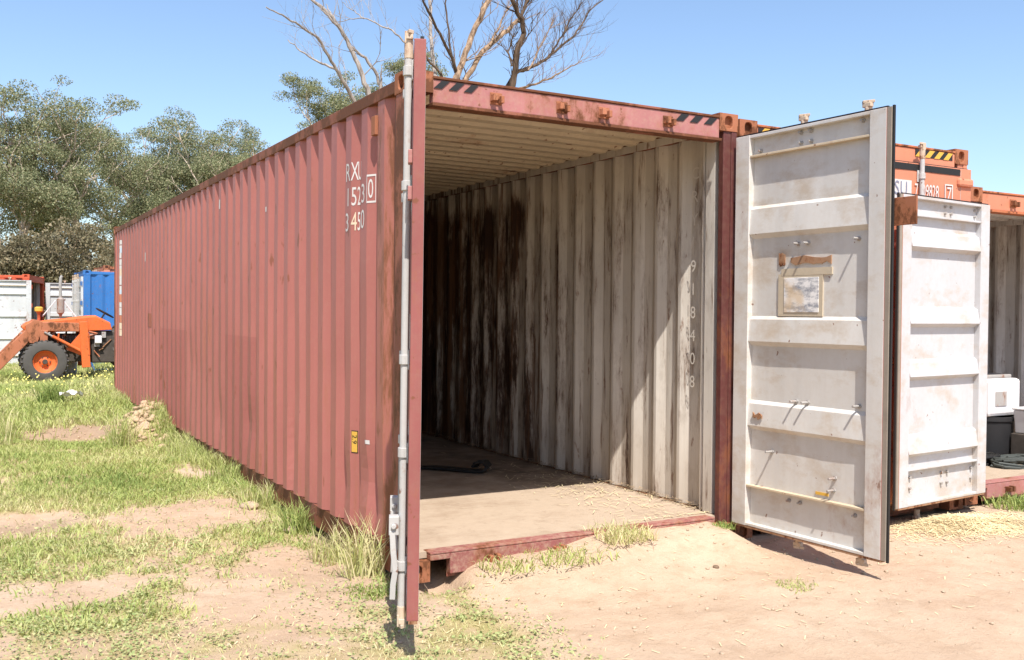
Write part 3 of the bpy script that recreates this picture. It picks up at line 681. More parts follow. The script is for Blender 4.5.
# ------------------------------------------------------------------ tractor with front loader
M['tr_orange'] = paint('bright_orange_tractor_paint', (.70, .14, .035), .30, .42, rs=5)
M['tr_worn'] = paint('worn_orange_rust_paint', (.46, .16, .08), .52, .6, rs=5)
M['tr_dark'] = flat('oily_dark_iron', (.075, .062, .052), .6, var=.5, sc=14)
M['tyre'] = flat('dusty_grey_tyre', (.085, .078, .07), .85, var=.25)
M['tr_white'] = flat('scuffed_white_plastic', (.68, .66, .66), .5)
M['muffler'] = paint('heat_browned_steel', (.33, .27, .24), .5, .6, rs=10)
def build_tractor():
    TX, TY = -.68, 18.15; root = empty('tractor', (TX, TY, gz(TX, 17.6)+.02)); S = 50.
    def p(px, py, y=0): return ((px-45)/S, y, (380-py)*.0206)
    def wheel(x, y, rad, rim, wd, name):
        mb = MB(); z = rad; k = wd/2
        mb.lathe([(rim, -k*.8), (rim*1.08, -k), (rad*.80, -k*1.05), (rad*.95, -k*.85), (rad, -k*.45), (rad, k*.45), (rad*.95, k*.85), (rad*.80, k*1.05), (rim*1.08, k), (rim, k*.8)], (x, y, z), 'y', 32)
        o = mb.build(name, M['tyre'], root, smooth=True)
        mb = MB()
        for i in range(26):
            t = 2*math.pi*i/26
            for sg in (-1, 1):
                a = Vector((x+rad*1.0*math.cos(t), y+sg*k*.80, z+rad*1.0*math.sin(t))); t2 = t+.09; b_ = Vector((x+rad*1.0*math.cos(t2), y+sg*k*.06, z+rad*1.0*math.sin(t2)))
                mb.bar(a, b_, .025, .03, 0, (math.cos(t), 0, math.sin(t)))
        tr = mb.build('tyre_tread', M['tyre'], o); tag(tr, kind='stuff')
        mb = MB(); mb.lathe([(rim, -k*.8), (rim*.94, -k*.72), (rim*.86, -k*.3), (rim*.55, -k*.10), (rim*.3, -k*.35), (.001, -k*.40)], (x, y, z), 'y', 28); mb.lathe([(rim, k*.8), (rim*.9, k*.6), (rim*.7, k*.1), (.001, k*.1)], (x, y, z), 'y', 28)
        mb.build('rim', M['tr_orange'], o, smooth=True)
        mb = MB(); mb.tube([(x, y-k*.75, z), (x, y, z)], [rim*.20, rim*.26], 12)
        for i in range(6): t = i*math.pi/3; mb.tube([(x+rim*.42*math.cos(t), y-k*.38, z+rim*.42*math.sin(t)), (x+rim*.42*math.cos(t), y-k*.1, z+rim*.42*math.sin(t))], rim*.06, 6)
        mb.build('hub', M['tr_dark'], o)
        return o
    wheel(0, -.62, .435, .235, .26, 'front_wheel'); wheel(0, .62, .435, .235, .26, 'front_wheel')
    wheel(2.05, -.68, .70, .36, .40, 'rear_wheel'); wheel(2.05, .68, .70, .36, .40, 'rear_wheel')
    mb = MB(); mb.tube([(0, -.6, .435), (0, .6, .435)], .06, 10); mb.box(-.1, .1, -.2, .2, .40, .62); mb.build('front_axle', M['tr_dark'], root)
    mb = MB(); mb.tube([(2.05, -.7, .70), (2.05, .7, .70)], .11, 10); mb.box(1.45, 2.35, -.28, .28, .45, .98); mb.build('rear_axle', M['tr_dark'], root)
    # hood: crowned side outline
    side = [(24, 323), (29, 319), (60, 315.5), (88, 312), (96, 311.5), (111, 319), (113, 327), (30, 330)]
    mb = MB(); ring = []
    for y, dz in ((-.30, -.03), (-.24, 0), (.24, 0), (.30, -.03)): ring.append([(p(a, b)[0], y, p(a, b)[2]+(dz if b < 326 else 0)) for a, b in side])
    n = len(side); V = [q for r_ in ring for q in r_]; F = [(i*n+j, i*n+(j+1) % n, (i+1)*n+(j+1) % n, (i+1)*n+j) for i in range(3) for j in range(n)]+[tuple(range(n)), tuple(range(4*n-1, 3*n-1, -1))]
    mb.add(V, F).build('hood', M['tr_orange'], root, .012)
    mb = MB(); a, b = p(24, 346), p(38, 330); mb.box(a[0], b[0], -.26, .26, a[2], b[2]); 
    g_ = mb.build('grille', M['steel_grey'], root, .01)
    for i in range(5): mb = MB(); zz = a[2]+.05+i*.055; mb.box(a[0]-.006, b[0]-.02, -.268, -.255, zz, zz+.025); mb.build('grille_slat', M['tr_dark'], g_)
    a, b = p(46, 363), p(95, 329)
    mb = MB(); mb.box(a[0]+.05, b[0], -.17, .17, a[2]+.05, b[2]-.04); mb.box(a[0]+.2, a[0]+.7, -.24, .24, b[2]-.30, b[2]-.06); mb.build('engine_block', M['tr_dark'], root, .02)
    for k in range(4):
        x = a[0]+.22+k*.13; mb = MB(); mb.tube([(x, -.26, b[2]-.10), (x+.03, -.29, b[2]-.22), (x+.10, -.24, b[2]-.40)], .022, 8); mb.build('engine_pipe', M['muffler'] if k % 2 else M['tr_dark'], root)
    mb = MB(); mb.box(-.25, 1.5, -.16, -.10, .50, .64); mb.box(-.25, 1.5, .10, .16, .50, .64); tag(mb.build('chassis_rails', M['tr_dark'], root, .01), kind='stuff')
    mb = MB(); a, b = p(92, 362), p(104, 328); mb.box(a[0], b[0]+.3, -.22, .22, a[2], b[2]); mb.build('gearbox', M['tr_dark'], root, .03)
    q = random.Random(3)
    for k in range(16):
        x, z_ = q.uniform(.05, 1.25), q.uniform(.45, 1.0); mb = MB(); c = (x, -.27-q.uniform(0, .05), z_)
        if k % 2: mb.tube([c, (c[0]+q.uniform(-.2, .2), c[1]+.02, c[2]+q.uniform(-.15, .15)), (c[0]+q.uniform(-.3, .3), c[1]+.05, c[2]+q.uniform(-.2, .2))], q.uniform(.010, .022), 6)
        else: a_, b_ = q.uniform(.03, .08), q.uniform(.03, .08); mb.box(c[0]-a_, c[0]+a_, c[1], c[1]+.12, c[2]-b_, c[2]+b_)
        mb.build('engine_fitting', q.choice([M['tr_dark'], M['muffler'], M['steel_grey'], M['rust_patch'], M['tr_worn']]), root, .004)
    a, b = p(95, 341), p(102, 333); MB().box(a[0], b[0], -.36, -.24, a[2], b[2]).build('battery_box', M['tr_white'], root, .012)
    for sy in (-1, 1):
        y = sy*.42
        q1, q2, q3 = Vector(p(36, 323, y)), Vector(p(79, 324, y)), Vector(p(-14, 378, y))
        mb = MB(); mb.bar(q1, q2, .09, .19); mb.bar(q1+Vector((.06, 0, .02)), q3, .085, .22); mb.build('loader_arm', M['tr_worn'], root, .012)
        kp = [p(27, 322), p(36, 316), p(43, 318), p(42, 330), p(38, 341), p(31, 340)]
        MB().prism([(a[0], a[2]) for a in kp], 'y', y-.056, y+.056).build('knee_plate', M['tr_worn'], root, .008)
        mb = MB(); mb.bar(p(83, 318, y), p(86, 366, y), .10, .17, 0, (1, 0, 0)); mb.build('loader_post', M['tr_orange'], root, .01)
        gp = [p(66, 347), p(80, 330), p(89, 330), p(90, 353), p(80, 353)]
        MB().prism([(a[0], a[2]) for a in gp], 'y', y-.015, y+.015).build('gusset_plate', M['tr_orange'], root, .004)
        mb = MB(); e0, e1 = Vector(p(45, 329, y-sy*.0-.07)), Vector(p(79, 348, y-.07)); d = e1-e0
        mb.tube([e0+d*.22, e1], .036, 10); cy_ = mb.build('hydraulic_cylinder', M['tr_orange'], root, smooth=True)
        mb = MB(); mb.tube([e0, e0+d*.3], .02, 8); mb.build('piston_rod', M['steel_grey'], cy_)
        mb = MB(); mb.bar(p(59, 330, y), p(58, 340, y), .03, .03); mb.build('hose_clip', M['tr_orange'], root)
        mb = MB(); mb.bar(p(44, 348, y), p(45, 327, y), .12, .15, 0, (1, 0, 0)); mb.build('front_brace', M['tr_worn'], root, .01)
    mb = MB(); q = p(-14, 378)
    bk = [(q[0]+.05, q[2]+.35), (q[0]-.05, q[2]-.02), (q[0]-.75, q[2]-.02), (q[0]-.78, q[2]+.03), (q[0]-.12, q[2]+.05), (q[0]-.02, q[2]+.36)]
    mb.prism(bk, 'y', -.95, .95); mb.prism([(q[0]+.04, q[2]+.34), (q[0]-.05, q[2]), (q[0]-.74, q[2])], 'y', -.96, -.93); mb.prism([(q[0]+.04, q[2]+.34), (q[0]-.05, q[2]), (q[0]-.74, q[2])], 'y', .93, .96)
    mb.build('loader_bucket', M['tr_worn'], root)
    # exhaust, pre-cleaner, stays
    x, _, z = p(62, 313); zt_, zb_ = p(62, 293)[2], p(62, 311)[2]
    mb = MB(); mb.lathe([(.02, zb_-z-.06), (.035, zb_-z), (.075, zb_-z+.04), (.078, zt_-z-.04), (.04, zt_-z), (.001, zt_-z)], (x, -.10, z), 'z', 14); mf = mb.build('muffler', M['muffler'], root, smooth=True)
    mb = MB(); mb.tube([(x, -.10, zt_-.03), (x-.005, -.10, zt_+.28), (x+.004, -.10, zt_+.42), (x+.03, -.10, zt_+.47)], [.032, .032, .032, .03], 10); mb.build('exhaust_pipe', M['steel_grey'], mf)
    x, _, z = p(41, 317); mb = MB(); mb.lathe([(.03, 0), (.03, .12), (.05, .18), (.001, .18)], (x, -.05, z), 'z', 12); ac = mb.build('air_cleaner', M['red_orange'], root, smooth=True)
    mb = MB(); mb.lathe([(.04, .17), (.085, .20), (.085, .27), (.05, .29), (.001, .29)], (x, -.05, z), 'z', 14); mb.build('cleaner_cap', M['yellow'], ac, smooth=True)
    for a, b in (((45, 313), (58, 296)), ((78, 313), (66, 297))): MB().tube([p(*a, .1), p(*b, .1)], .013, 6).build('stay', M['tr_white'], root)
    mb = MB(); c = Vector(p(107, 309, 0)); ax = Vector((.5, 0, .86)); u = ax.orthogonal().normalized(); v = ax.cross(u)
    mb.tube([c+u*.2*math.cos(t*math.pi/10)+v*.2*math.sin(t*math.pi/10) for t in range(21)], .014, 6); mb.tube([c-ax*.5, c], .02, 6)
    for k in range(3): t = k*2.094; mb.tube([c, c+u*.2*math.cos(t)+v*.2*math.sin(t)], .010, 6)
    mb.build('steering_wheel', M['black'], root)
    mb = MB(); mb.box(1.65, 2.05, -.22, .22, 1.08, 1.16); mb.box(1.98, 2.08, -.22, .22, 1.16, 1.5); mb.build('seat', M['black'], root, .03)
    tag(root, 'old orange tractor with a front loader parked in long grass', 'tractor')
build_tractor()
# white drum and blue trough in the grass beyond the tractor
mb = MB(); mb.lathe([(.001, 0), (.17, 0), (.175, .03), (.165, .06), (.165, .36), (.175, .39), (.16, .42), (.001, .42)], (0, 0, 0), 'z', 18); o = mb.build('drum', M['tr_white'], smooth=True); o.location = (-.10, 18.9, gz(-.10, 18.9)); tag(o, 'small white plastic drum in the grass under the tractor', 'drum')
mb = MB(); mb.prism([(0, 0), (.65, 0), (.75, .28), (.72, .28), (.62, .03), (.03, .03), (-.07, .28), (-.10, .28)], 'y', 0, .5); o = mb.build('trough', M['blue']); o.location = (.50, 19.6, gz(.5, 19.6)-.02); tag(o, 'low blue trough lying in grass behind the tractor', 'trough')

# ------------------------------------------------------------------ trees
def at(px, py, y):
    d = fw+rt2*((px-512)/FPX)-up2*((py-330)/FPX); t = (y-CAM[1])/d.y; return Vector(CAM)+d*t
def bark(name, a, b):
    n = NT(name, .85, .1); f = n.noise(3, 7, .65, n.map((3, 3, .5))); c = n.mix(n.step(f, .35, .65), a, b); n.bump(n.noise(12, 6, .7, n.map((2, 2, .4))), .5, .03); return n.color(c)
M['bark_gum'] = bark('gum_bark', (.28, .21, .155), (.66, .55, .44)); M['bark_dead'] = bark('bleached_dead_wood', (.19, .16, .14), (.42, .37, .33)); M['bark_brown'] = bark('dead_brown_wood', (.12, .08, .055), (.42, .29, .19))
M['bark_dark'] = bark('charred_dark_wood', (.045, .033, .026), (.16, .11, .075))
def leaf_mat(name, a, b, c):
    n = NT(name, .55, .3); t = n.attr('tint'); k = n.mix(n.step(t, 0, .5), a, b); k = n.mix(n.step(t, .6, 1.), k, c); n.color(k)
    tr = n.t.nodes.new('ShaderNodeBsdfTranslucent'); n.link(k, tr.inputs[0]); mx = n.t.nodes.new('ShaderNodeMixShader'); mx.inputs[0].default_value = .32
    n.link(n.b.outputs[0], mx.inputs[1]); n.link(tr.outputs[0], mx.inputs[2]); n.link(mx.outputs[0], n.t.nodes['Material Output'].inputs[0]); return n.mat
M['leaf'] = leaf_mat('gum_leaves', (.125, .145, .070), (.26, .285, .145), (.42, .37, .22))
M['leaf_olive'] = leaf_mat('dry_olive_leaves', (.11, .10, .055), (.21, .185, .105), (.36, .28, .165))
def leaves(name, C, size, mat, parent, seed):
    r_ = np.random.default_rng(seed); n = len(C)
    ax = r_.normal(size=(n, 3))*np.array([.7, .7, .5])+np.array([0, 0, -.55]); ax /= np.linalg.norm(ax, axis=1)[:, None]
    sd_ = np.cross(ax, r_.normal(size=(n, 3))); sd_ /= np.linalg.norm(sd_, axis=1)[:, None]
    L = size*r_.uniform(.6, 1.3, n)[:, None]; W_ = L*.30
    V = np.stack([C, C+ax*L*.5+sd_*W_, C+ax*L, C+ax*L*.5-sd_*W_], 1).reshape(-1, 3)
    F = np.arange(4*n).reshape(n, 4); t = np.repeat(r_.random(n), 4)
    return np_mesh(name, V, F, mat, parent, {'tint': t})
def gum_tree(label, x, y, H, spread, seed, fork=.28, clump=(.34, .62), per=270, skip=.66, lean=0, mat='leaf', limbs=4, leafs=.085, bk='bark_gum', name='gum_tree', group='gum trees behind the yard', low=.16):
    r_ = random.Random(seed); z0 = gz(x, y); root = empty(name, (x, y, z0)); mb = MB(); tips = []
    def grow(p, d, ln, rad, lev):
        pts = [p.copy()]; rr = [rad]; k = 5
        for i in range(k):
            d = (d+Vector((r_.uniform(-.22, .22), r_.uniform(-.22, .22), r_.uniform(-.05, .14)))).normalized(); p = p+d*ln/k; pts.append(p.copy()); rr.append(rad*(1-.45*(i+1)/k))
            if lev >= 2 and i >= 1 and r_.random() < .7: tips.append((p+Vector((r_.uniform(-.5, .5), r_.uniform(-.5, .5), r_.uniform(-.3, .4))), r_.uniform(*clump)*.85))
            if lev == 1 and i >= 1 and r_.random() < .65:      # side shoot low on a main limb
                t = r_.uniform(0, 6.283); grow(p, (d*.35+Vector((math.cos(t), math.sin(t), r_.uniform(-.15, .35)))).normalized(), ln*r_.uniform(.28, .5), rad*.35, 2)
        mb.tube(pts, rr, 7 if lev < 2 else 5)
        if lev >= 4 or ln < min(.6, .05*H): tips.append((p, r_.uniform(*clump))); return
        nb = limbs if lev == 0 else r_.choice((2, 2, 3))
        a0 = r_.uniform(0, 6.28)
        for b in range(nb):
            t = a0+b*6.283/nb+r_.uniform(-.5, .5); tilt = r_.uniform(.3, .85) if lev else r_.uniform(.2, .6)
            nd = (d*math.cos(tilt)+Vector((math.cos(t), math.sin(t), .1))*math.sin(tilt)*spread/3.2).normalized(); nd.z = max(nd.z, -.05)
            grow(p, nd, ln*r_.uniform(.55, .78) if lev else (H*(1-fork))*r_.uniform(.34, .50), rad*.6*r_.uniform(.75, 1.05), lev+1)
    grow(Vector((0, 0, -.1)), Vector((lean, 0, 1)).normalized(), H*fork, H*.019, 0)
    zmax = max(t[0].z+t[1]*.5 for t in tips); k = H/zmax
    tr = mb.build('trunk', M[bk], root, smooth=True); tr.scale = (k, k, k)
    C = []; q = np.random.default_rng(seed+99)
    for c, rad in tips:
        if c.z*k < H*low*q.uniform(.6, 1.1) or q.random() < skip: continue
        m = int(per*(rad/.5)**2); dv = q.normal(size=(m, 3)); dv /= np.linalg.norm(dv, axis=1)[:, None]; dv *= (q.random(m)**.33)[:, None]*rad*np.array([1.2, 1.2, .62]); C.append(np.array(c)*k+dv)
    C = np.concatenate(C)
    if len(C) > 60000: C = C[q.permutation(len(C))[:60000]]
    leaves('crown', C, leafs, M[mat], root, seed)
    tag(root, label, 'tree', group); return root
G = [
 ('tall gum tree with many pale limbs rising behind the tractor', .3, 38, 11.3, 3.6, 3, {}),
 ('gum tree standing just beyond the tall one behind the loader', -2.6, 41, 12.0, 3.6, 5, {}),
 ('slender gum tree with a bare forked trunk behind the blue container', 3.2, 40, 9.6, 2.6, 12, dict(fork=.38, per=230)),
 ('open-crowned gum tree with cream forked limbs over the blind end of the red container', 5.0, 44, 11.4, 2.8, 15, dict(fork=.34, per=240)),
 ('gum tree with several thin trunks in the gap before the open-crowned one', 3.9, 45, 10.9, 2.8, 51, dict(fork=.36, per=230)),
 ('gum tree filling the row between the two dense rounded gums', 6.4, 50, 12.3, 3.2, 53, dict(skip=.60)),
 ('gum tree at the low end of the row, just past the dense gums', 11.2, 48, 11.6, 3.0, 57, dict(skip=.56)),
 ('gum tree with bare lower trunk right behind the shrubs by the tractor', 1.9, 41, 10.4, 2.9, 59, dict(fork=.40)),
 ('dense rounded gum tree next after the open-crowned one', 7.4, 46, 11.7, 3.2, 17, dict(skip=.56)),
 ('dense gum tree showing above the middle of the red container roof', 9.7, 46, 11.6, 3.0, 23, dict(per=300, skip=.54)),
 ('low gum tree top showing above the red container roof edge', 12.7, 50, 12.2, 2.8, 26, dict(skip=.56)),
 ('tall gum with separate leaf clumps beside the bleached dead branches', 13.0, 42, 13.6, 1.6, 33, dict(fork=.55, clump=(.35, .6), skip=.45, limbs=3)),
 ('gum tree clump of leaves just behind the bleached dead tree', 18.6, 46, 16.0, 1.5, 37, dict(fork=.62, clump=(.35, .55), skip=.4, limbs=3)),
]
for lab, x, y, H, sp, sd__, kw in G: gum_tree(lab, x, y, H, sp, sd__, **kw)
for i, (x, y, H, lab) in enumerate(((.2, 34, 4.4, 'dry olive shrub behind the tractor air cleaner'), (1.7, 34.5, 4.7, 'dry olive shrub behind the tractor exhaust pipe'), (3.0, 36, 3.3, 'dry olive shrub right behind the blue container'), (-1.6, 33.5, 4.3, 'dry olive shrub beyond the loader arm knee'), (5.2, 39, 4.2, 'olive shrub low behind the orange container roof'))):
    gum_tree(lab, x, y, H, 3.4, 60+i, fork=.12, clump=(.3, .6), per=170, mat='leaf_olive', limbs=5, leafs=.11, low=.1, name='shrub', group='shrubs under the gum trees')['category'] = 'shrub'

def dead_tree(label, base, fork, limbs, mats, seed, twig=1.0, y0=20.):
    """limbs: list of (pixel polyline, start px width, end px width, material, depth drift, twig count)"""
    r_ = random.Random(seed); root = empty('dead_tree', (base[0], base[1], gz(*base[:2])))
    o0 = root.location
    tk = MB(); f = Vector(fork)-o0; tk.tube([(0, 0, -.1), (f.x*.1, f.y*.1, f.z*.35), (f.x*.5, f.y*.5, f.z*.75), f], [.34, .29, .24, .20], 10); tk.build('trunk', M[mats], root, smooth=True)
    def tw(mb, p, d, ln, rad, lev):
        pts = [p.copy()]; k = 4
        for i in range(k):
            d = (d+Vector((r_.uniform(-.3, .3), r_.uniform(-.3, .3), r_.uniform(-.16, .24)))).normalized(); p = p+d*ln/k; pts.append(p.copy())
            if lev > 0 and r_.random() < .55: tw(mb, p, (d+Vector((r_.uniform(-.8, .8), r_.uniform(-.8, .8), r_.uniform(-.2, .7)))).normalized(), ln*.55, rad*.6, lev-1)
        mb.tube(pts, [rad*(1-.75*i/k) for i in range(k+1)], 5)
    for poly, w0, w1, m, drift, nt in limbs:
        pts = []; n = len(poly); yb = y0+r_.uniform(-.6, .6)
        for i, (a, b) in enumerate(poly): pts.append(at(a, b, yb+drift*i/(n-1))-o0)
        fine = []
        for i in range(n-1):
            for t in (0, .25, .5, .75): fine.append(pts[i].lerp(pts[i+1], t)+Vector((r_.uniform(-1, 1), r_.uniform(-1, 1), r_.uniform(-1, 1)))*.022)
        fine.append(pts[-1]); sc = (y0+6)/FPX; k = len(fine)
        rad = [max(.006, (w0+(w1-w0)*i/(k-1))*sc*.44) for i in range(k)]
        if poly[0][1] > 70: fine = [f.lerp(fine[0], .02), f.lerp(fine[0], .6)]+fine; rad = [rad[0]*1.25, rad[0]*1.1]+rad
        mb = MB(); mb.tube(fine, rad, 8); 
        for _ in range(int(nt*twig*2.1)):
            i = r_.randrange(3, len(fine)-1); d = (fine[i]-fine[i-1]).normalized()
            tw(mb, fine[i], (d+Vector((r_.uniform(-.9, .9), r_.uniform(-.7, .7), r_.uniform(-.1, .9)))).normalized(), r_.uniform(.35, 1.2), max(.007, rad[i]*.28), 2)
        mb.build('limb', M[m], root, smooth=True)
    tag(root, label, 'dead tree', 'dead trees behind the red container'); return root
dead_tree('bleached grey dead tree with bare crooked branches leaning away from the trunk', (7.4, 20.5, 0), tuple(at(384, 150, 20.5)), [
 ([(352, 96), (340, 76), (332, 62), (318, 38), (300, 26), (282, 15), (266, 7)], 4.6, 1.2, 'bark_dead', -1.2, 5),
 ([(334, 68), (318, 62), (300, 51), (288, 40)], 3.0, 1.0, 'bark_dead', .8, 3),
 ([(369, 95), (360, 70), (350, 46), (336, 22), (321, 6), (300, -8)], 6.5, 3.0, 'bark_dead', .5, 3),
 ([(336, 24), (326, 14), (318, 6)], 3.0, 1.0, 'bark_dead', 0, 0), ([(334, 22), (330, 12), (326, 4)], 2.6, .9, 'bark_dead', .3, 0),
 ([(381, 90), (377, 74), (365, 58), (350, 46)], 4.5, 3.0, 'bark_dead', 0, 1), ([(381, 88), (381, 76), (381, 64)], 4.0, .6, 'bark_dead', 0, 0),
 ([(406, 44), (392, 30), (380, 25), (364, 18), (350, 19), (336, 23)], 2.2, .7, 'bark_dead', 1.2, 6), ([(364, 18), (354, 11), (342, 2)], 1.4, .6, 'bark_dead', 1, 2)], 'bark_dead', 4, y0=20.5)
dead_tree('brown dead tree with pale trunk limbs and dense dark twigs above the header', (9.9, 19.5, 0), tuple(at(470, 150, 19.5)), [
 ([(452, 92), (458, 74), (466, 52), (474, 32), (483, 12), (492, -10)], 8.5, 6.0, 'bark_brown', 1, 3),
 ([(461, 86), (473, 68), (483, 50), (496, 40), (508, 30), (518, 20)], 7.0, 5.0, 'bark_brown', .5, 4),
 ([(461, 86), (452, 58), (440, 34), (428, 12), (420, -8)], 4.5, 2.2, 'bark_dark', -1, 5), ([(450, 54), (449, 30), (446, 8), (445, -8)], 2.6, 1.6, 'bark_dark', 0, 2),
 ([(437, 88), (433, 60), (431, 35), (430, 8), (428, -8)], 5.0, 3.6, 'bark_dead', 1.5, 2), ([(442, 76), (436, 68), (428, 60), (424, 50)], 3.2, 2.0, 'bark_dark', 0, 2),
 ([(511, 92), (515, 72), (516, 52), (524, 34), (522, 20), (514, 4), (508, -10)], 8.0, 5.0, 'bark_dark', -.5, 8), ([(519, 22), (524, 8), (532, -8)], 4.4, 3.0, 'bark_dark', 0, 6),
 ([(516, 72), (530, 68), (545, 60), (557, 49), (572, 38), (582, 24), (590, 10), (605, -3)], 4.8, 1.4, 'bark_dark', 1.5, 16),
 ([(520, 88), (535, 84), (552, 77), (568, 68), (582, 61)], 3.2, 1.0, 'bark_brown', -1, 9), ([(552, 52), (562, 36), (572, 18), (582, 2)], 2.8, 1.2, 'bark_dark', -.6, 12),
 ([(528, 70), (538, 52), (545, 38), (554, 20)], 2.4, 1.0, 'bark_brown', .6, 9), ([(512, 66), (508, 52), (511, 40), (518, 32)], 2.4, 1.2, 'bark_dark', .4, 6),
 ([(490, 46), (497, 30), (506, 12), (512, 4)], 3.0, 1.6, 'bark_brown', .3, 4)], 'bark_brown', 9, 1.25, y0=19.5)

# ------------------------------------------------------------------ grass, weeds, straw
def grass_mat(name, a, b, c):
    n = NT(name, .6, .2); t = n.attr('tint'); k = n.ramp(t, [(0, a), (.5, b), (1, c)]); n.color(k)
    tr = n.t.nodes.new('ShaderNodeBsdfTranslucent'); n.link(k, tr.inputs[0]); mx = n.t.nodes.new('ShaderNodeMixShader'); mx.inputs[0].default_value = .35
    n.link(n.b.outputs[0], mx.inputs[1]); n.link(tr.outputs[0], mx.inputs[2]); n.link(mx.outputs[0], n.t.nodes['Material Output'].inputs[0]); return n.mat
M['grass'] = grass_mat('lawn_grass', (.19, .28, .075), (.42, .47, .15), (.70, .61, .37))
M['clover'] = grass_mat('low_weed_leaves', (.29, .36, .14), (.42, .46, .20), (.58, .54, .29))
def blades(name, x, y, z, h, wd, lean, tint, mat, parent=None):
    n = len(x); th = rng.uniform(0, 6.283, n); dx, dy = np.cos(th), np.sin(th); ph = rng.uniform(0, 6.283, n); bx_, by_ = np.cos(ph)*lean*h, np.sin(ph)*lean*h
    B = np.stack([x, y, z], 1); S = np.stack([dx*wd, dy*wd, 0*x], 1); Mi = B+np.stack([bx_*.35, by_*.35, h*.6], 1); T = B+np.stack([bx_, by_, h*np.sqrt(np.clip(1-.5*lean**2, .2, 1))], 1)
    V = np.stack([B-S, B+S, Mi+S*.75, Mi-S*.75, T], 1).reshape(-1, 3); i = np.arange(n)*5
    F = np.concatenate([np.stack([i, i+1, i+2], 1), np.stack([i, i+2, i+3], 1), np.stack([i+3, i+2, i+4], 1)])
    return np_mesh(name, V, F, mat, parent, {'tint': np.repeat(tint, 5)})
def scatter(n, x0, x1, y0, y1, pw=1.0, thr=0.):
    x = rng.uniform(x0, x1, n); y = y0+(y1-y0)*rng.random(n)**pw; c = cover(x, y); k = rng.random(n) < np.clip((c-thr)/(1-thr), 0, 1); return x[k], y[k], c[k]
def lawn():
    X, Y, Hh, W_, T, Ln = [], [], [], [], [], []
    def put(x, y, h0, h1, w_, t0, t1, l0=.3, l1=1.0):
        n = len(x); patch = fb(x, y, .9, 4, 70); X.append(x); Y.append(y); Hh.append(rng.uniform(h0, h1, n)*(.6+.8*fb(x, y, 2.3, 3, 77))); W_.append(np.full(n, w_)*rng.uniform(.6, 1.3, n))
        T.append(np.clip(t0+(t1-t0)*(patch*1.2-.1+rng.normal(0, .18, n)), 0, 1)); Ln.append(rng.uniform(l0, l1, n))
    x, y, c = scatter(120000, -3.8, .6, -2.3, 4.5, 1.0, .08); put(x, y, .010, .042, .0022, .32, 1.1, .7, 1.5)
    x, y, c = scatter(190000, -4.8, .0, .0, 13, 1.0, .20); put(x, y, .028, .080, .0038, .12, 1.0, .5, 1.3)
    x, y, c = scatter(70000, -7, .0, 8, 26, 1.0, 0); put(x, y, .06, .17, .0075, .15, .9, .4, 1.2)
    x, y, c = scatter(14000, -.1, 6, 12.3, 22, 1.0, 0); put(x, y, .08, .20, .0075, .2, .8)
    # taller fringe against the long wall
    n = 9000; y = rng.uniform(.1, 12.6, n); x = -np.abs(rng.normal(0, .13, n))+.01; k = (fb(x*0, y, .9, 3, 90) > .42)*((y > 2.6)+(rng.random(n) < .25)); put(x[k], y[k], .05, .20, .0038, .25, .95, .2, .9)
    x, y = np.concatenate(X), np.concatenate(Y); o = blades('grass', x, y, ground_z(x, y)-.005, np.concatenate(Hh), np.concatenate(W_), np.concatenate(Ln), np.concatenate(T), M['grass'])
    tag(o, 'patchy green and straw coloured grass beside the red container', 'grass', kind='stuff')
lawn()
def weeds():
    x, y, c = scatter(130000, -3.6, .75, -2.4, 3.6, 1.0, .12); k = fb(x, y, 2.1, 4, 120)+(fb(x, y, 11, 2, 130)-.5)*.5 > .47; x, y = x[k], y[k]; n = len(x)
    z = ground_z(x, y)+rng.uniform(.002, .03, n); r_ = rng.uniform(.006, .013, n); N = rng.normal(size=(n, 3))*.45+np.array([0, 0, 1]); N /= np.linalg.norm(N, axis=1)[:, None]
    a = np.cross(N, rng.normal(size=(n, 3))); a /= np.linalg.norm(a, axis=1)[:, None]; b = np.cross(N, a); C = np.stack([x, y, z], 1); q = r_[:, None]
    V = np.stack([C+a*q, C+b*q*.7, C-a*q, C-b*q*.7], 1).reshape(-1, 3)
    tag(np_mesh('clover', V, np.arange(4*n).reshape(n, 4), M['clover'], None, {'tint': np.repeat(np.clip(rng.normal(.45, .25, n), 0, 1), 4)}), 'low clover-like weeds creeping over the sand', 'weeds', kind='stuff')
weeds()
M['flower'] = flat('yellow_petals', (.66, .56, .14), .6)
x, y, c = scatter(380, -6, 1, 11.4, 18, 1, .2); n = len(x); z = ground_z(x, y)+rng.uniform(.12, .26, n); C = np.stack([x, y, z], 1); V = np.stack([C+[.015, 0, 0], C+[0, .008, .013], C-[.015, 0, 0], C-[0, .008, .013]], 1).reshape(-1, 3)
tag(np_mesh('wildflowers', V, np.arange(4*n).reshape(n, 4), M['flower']), 'tiny yellow wildflowers in the long grass by the tractor', 'flowers', kind='stuff')
def tuft(label, x, y, n, h, spread, t0, t1, wd=.004, name='grass_tuft', flat_=.9):
    root_z = gz(x, y)-.01; o = blades(name, np.clip(rng.normal(0, spread*.45, n), -spread*.7, spread*.7), np.clip(rng.normal(0, spread*.45, n), -spread*.7, spread*.7), np.zeros(n), h*rng.uniform(.35, 1., n), np.full(n, wd), rng.uniform(.15, flat_, n), np.clip(rng.uniform(t0, t1, n), 0, 1), M['grass'])
    o.location = (x, y, root_z); tag(o, label, 'grass', 'grass tufts'); return o
tuft('tall dry grass tuft against the hinge corner of the red container', -.09, .40, 190, .42, .16, .55, 1.1)
tuft('green and straw grass tuft against the wall below the yellow height label', -.08, .95, 200, .30, .18, .4, 1.1)
tuft('bright green tuft of blades under the dented red wall rib', -.07, 1.75, 170, .30, .13, .05, .6, .0045)
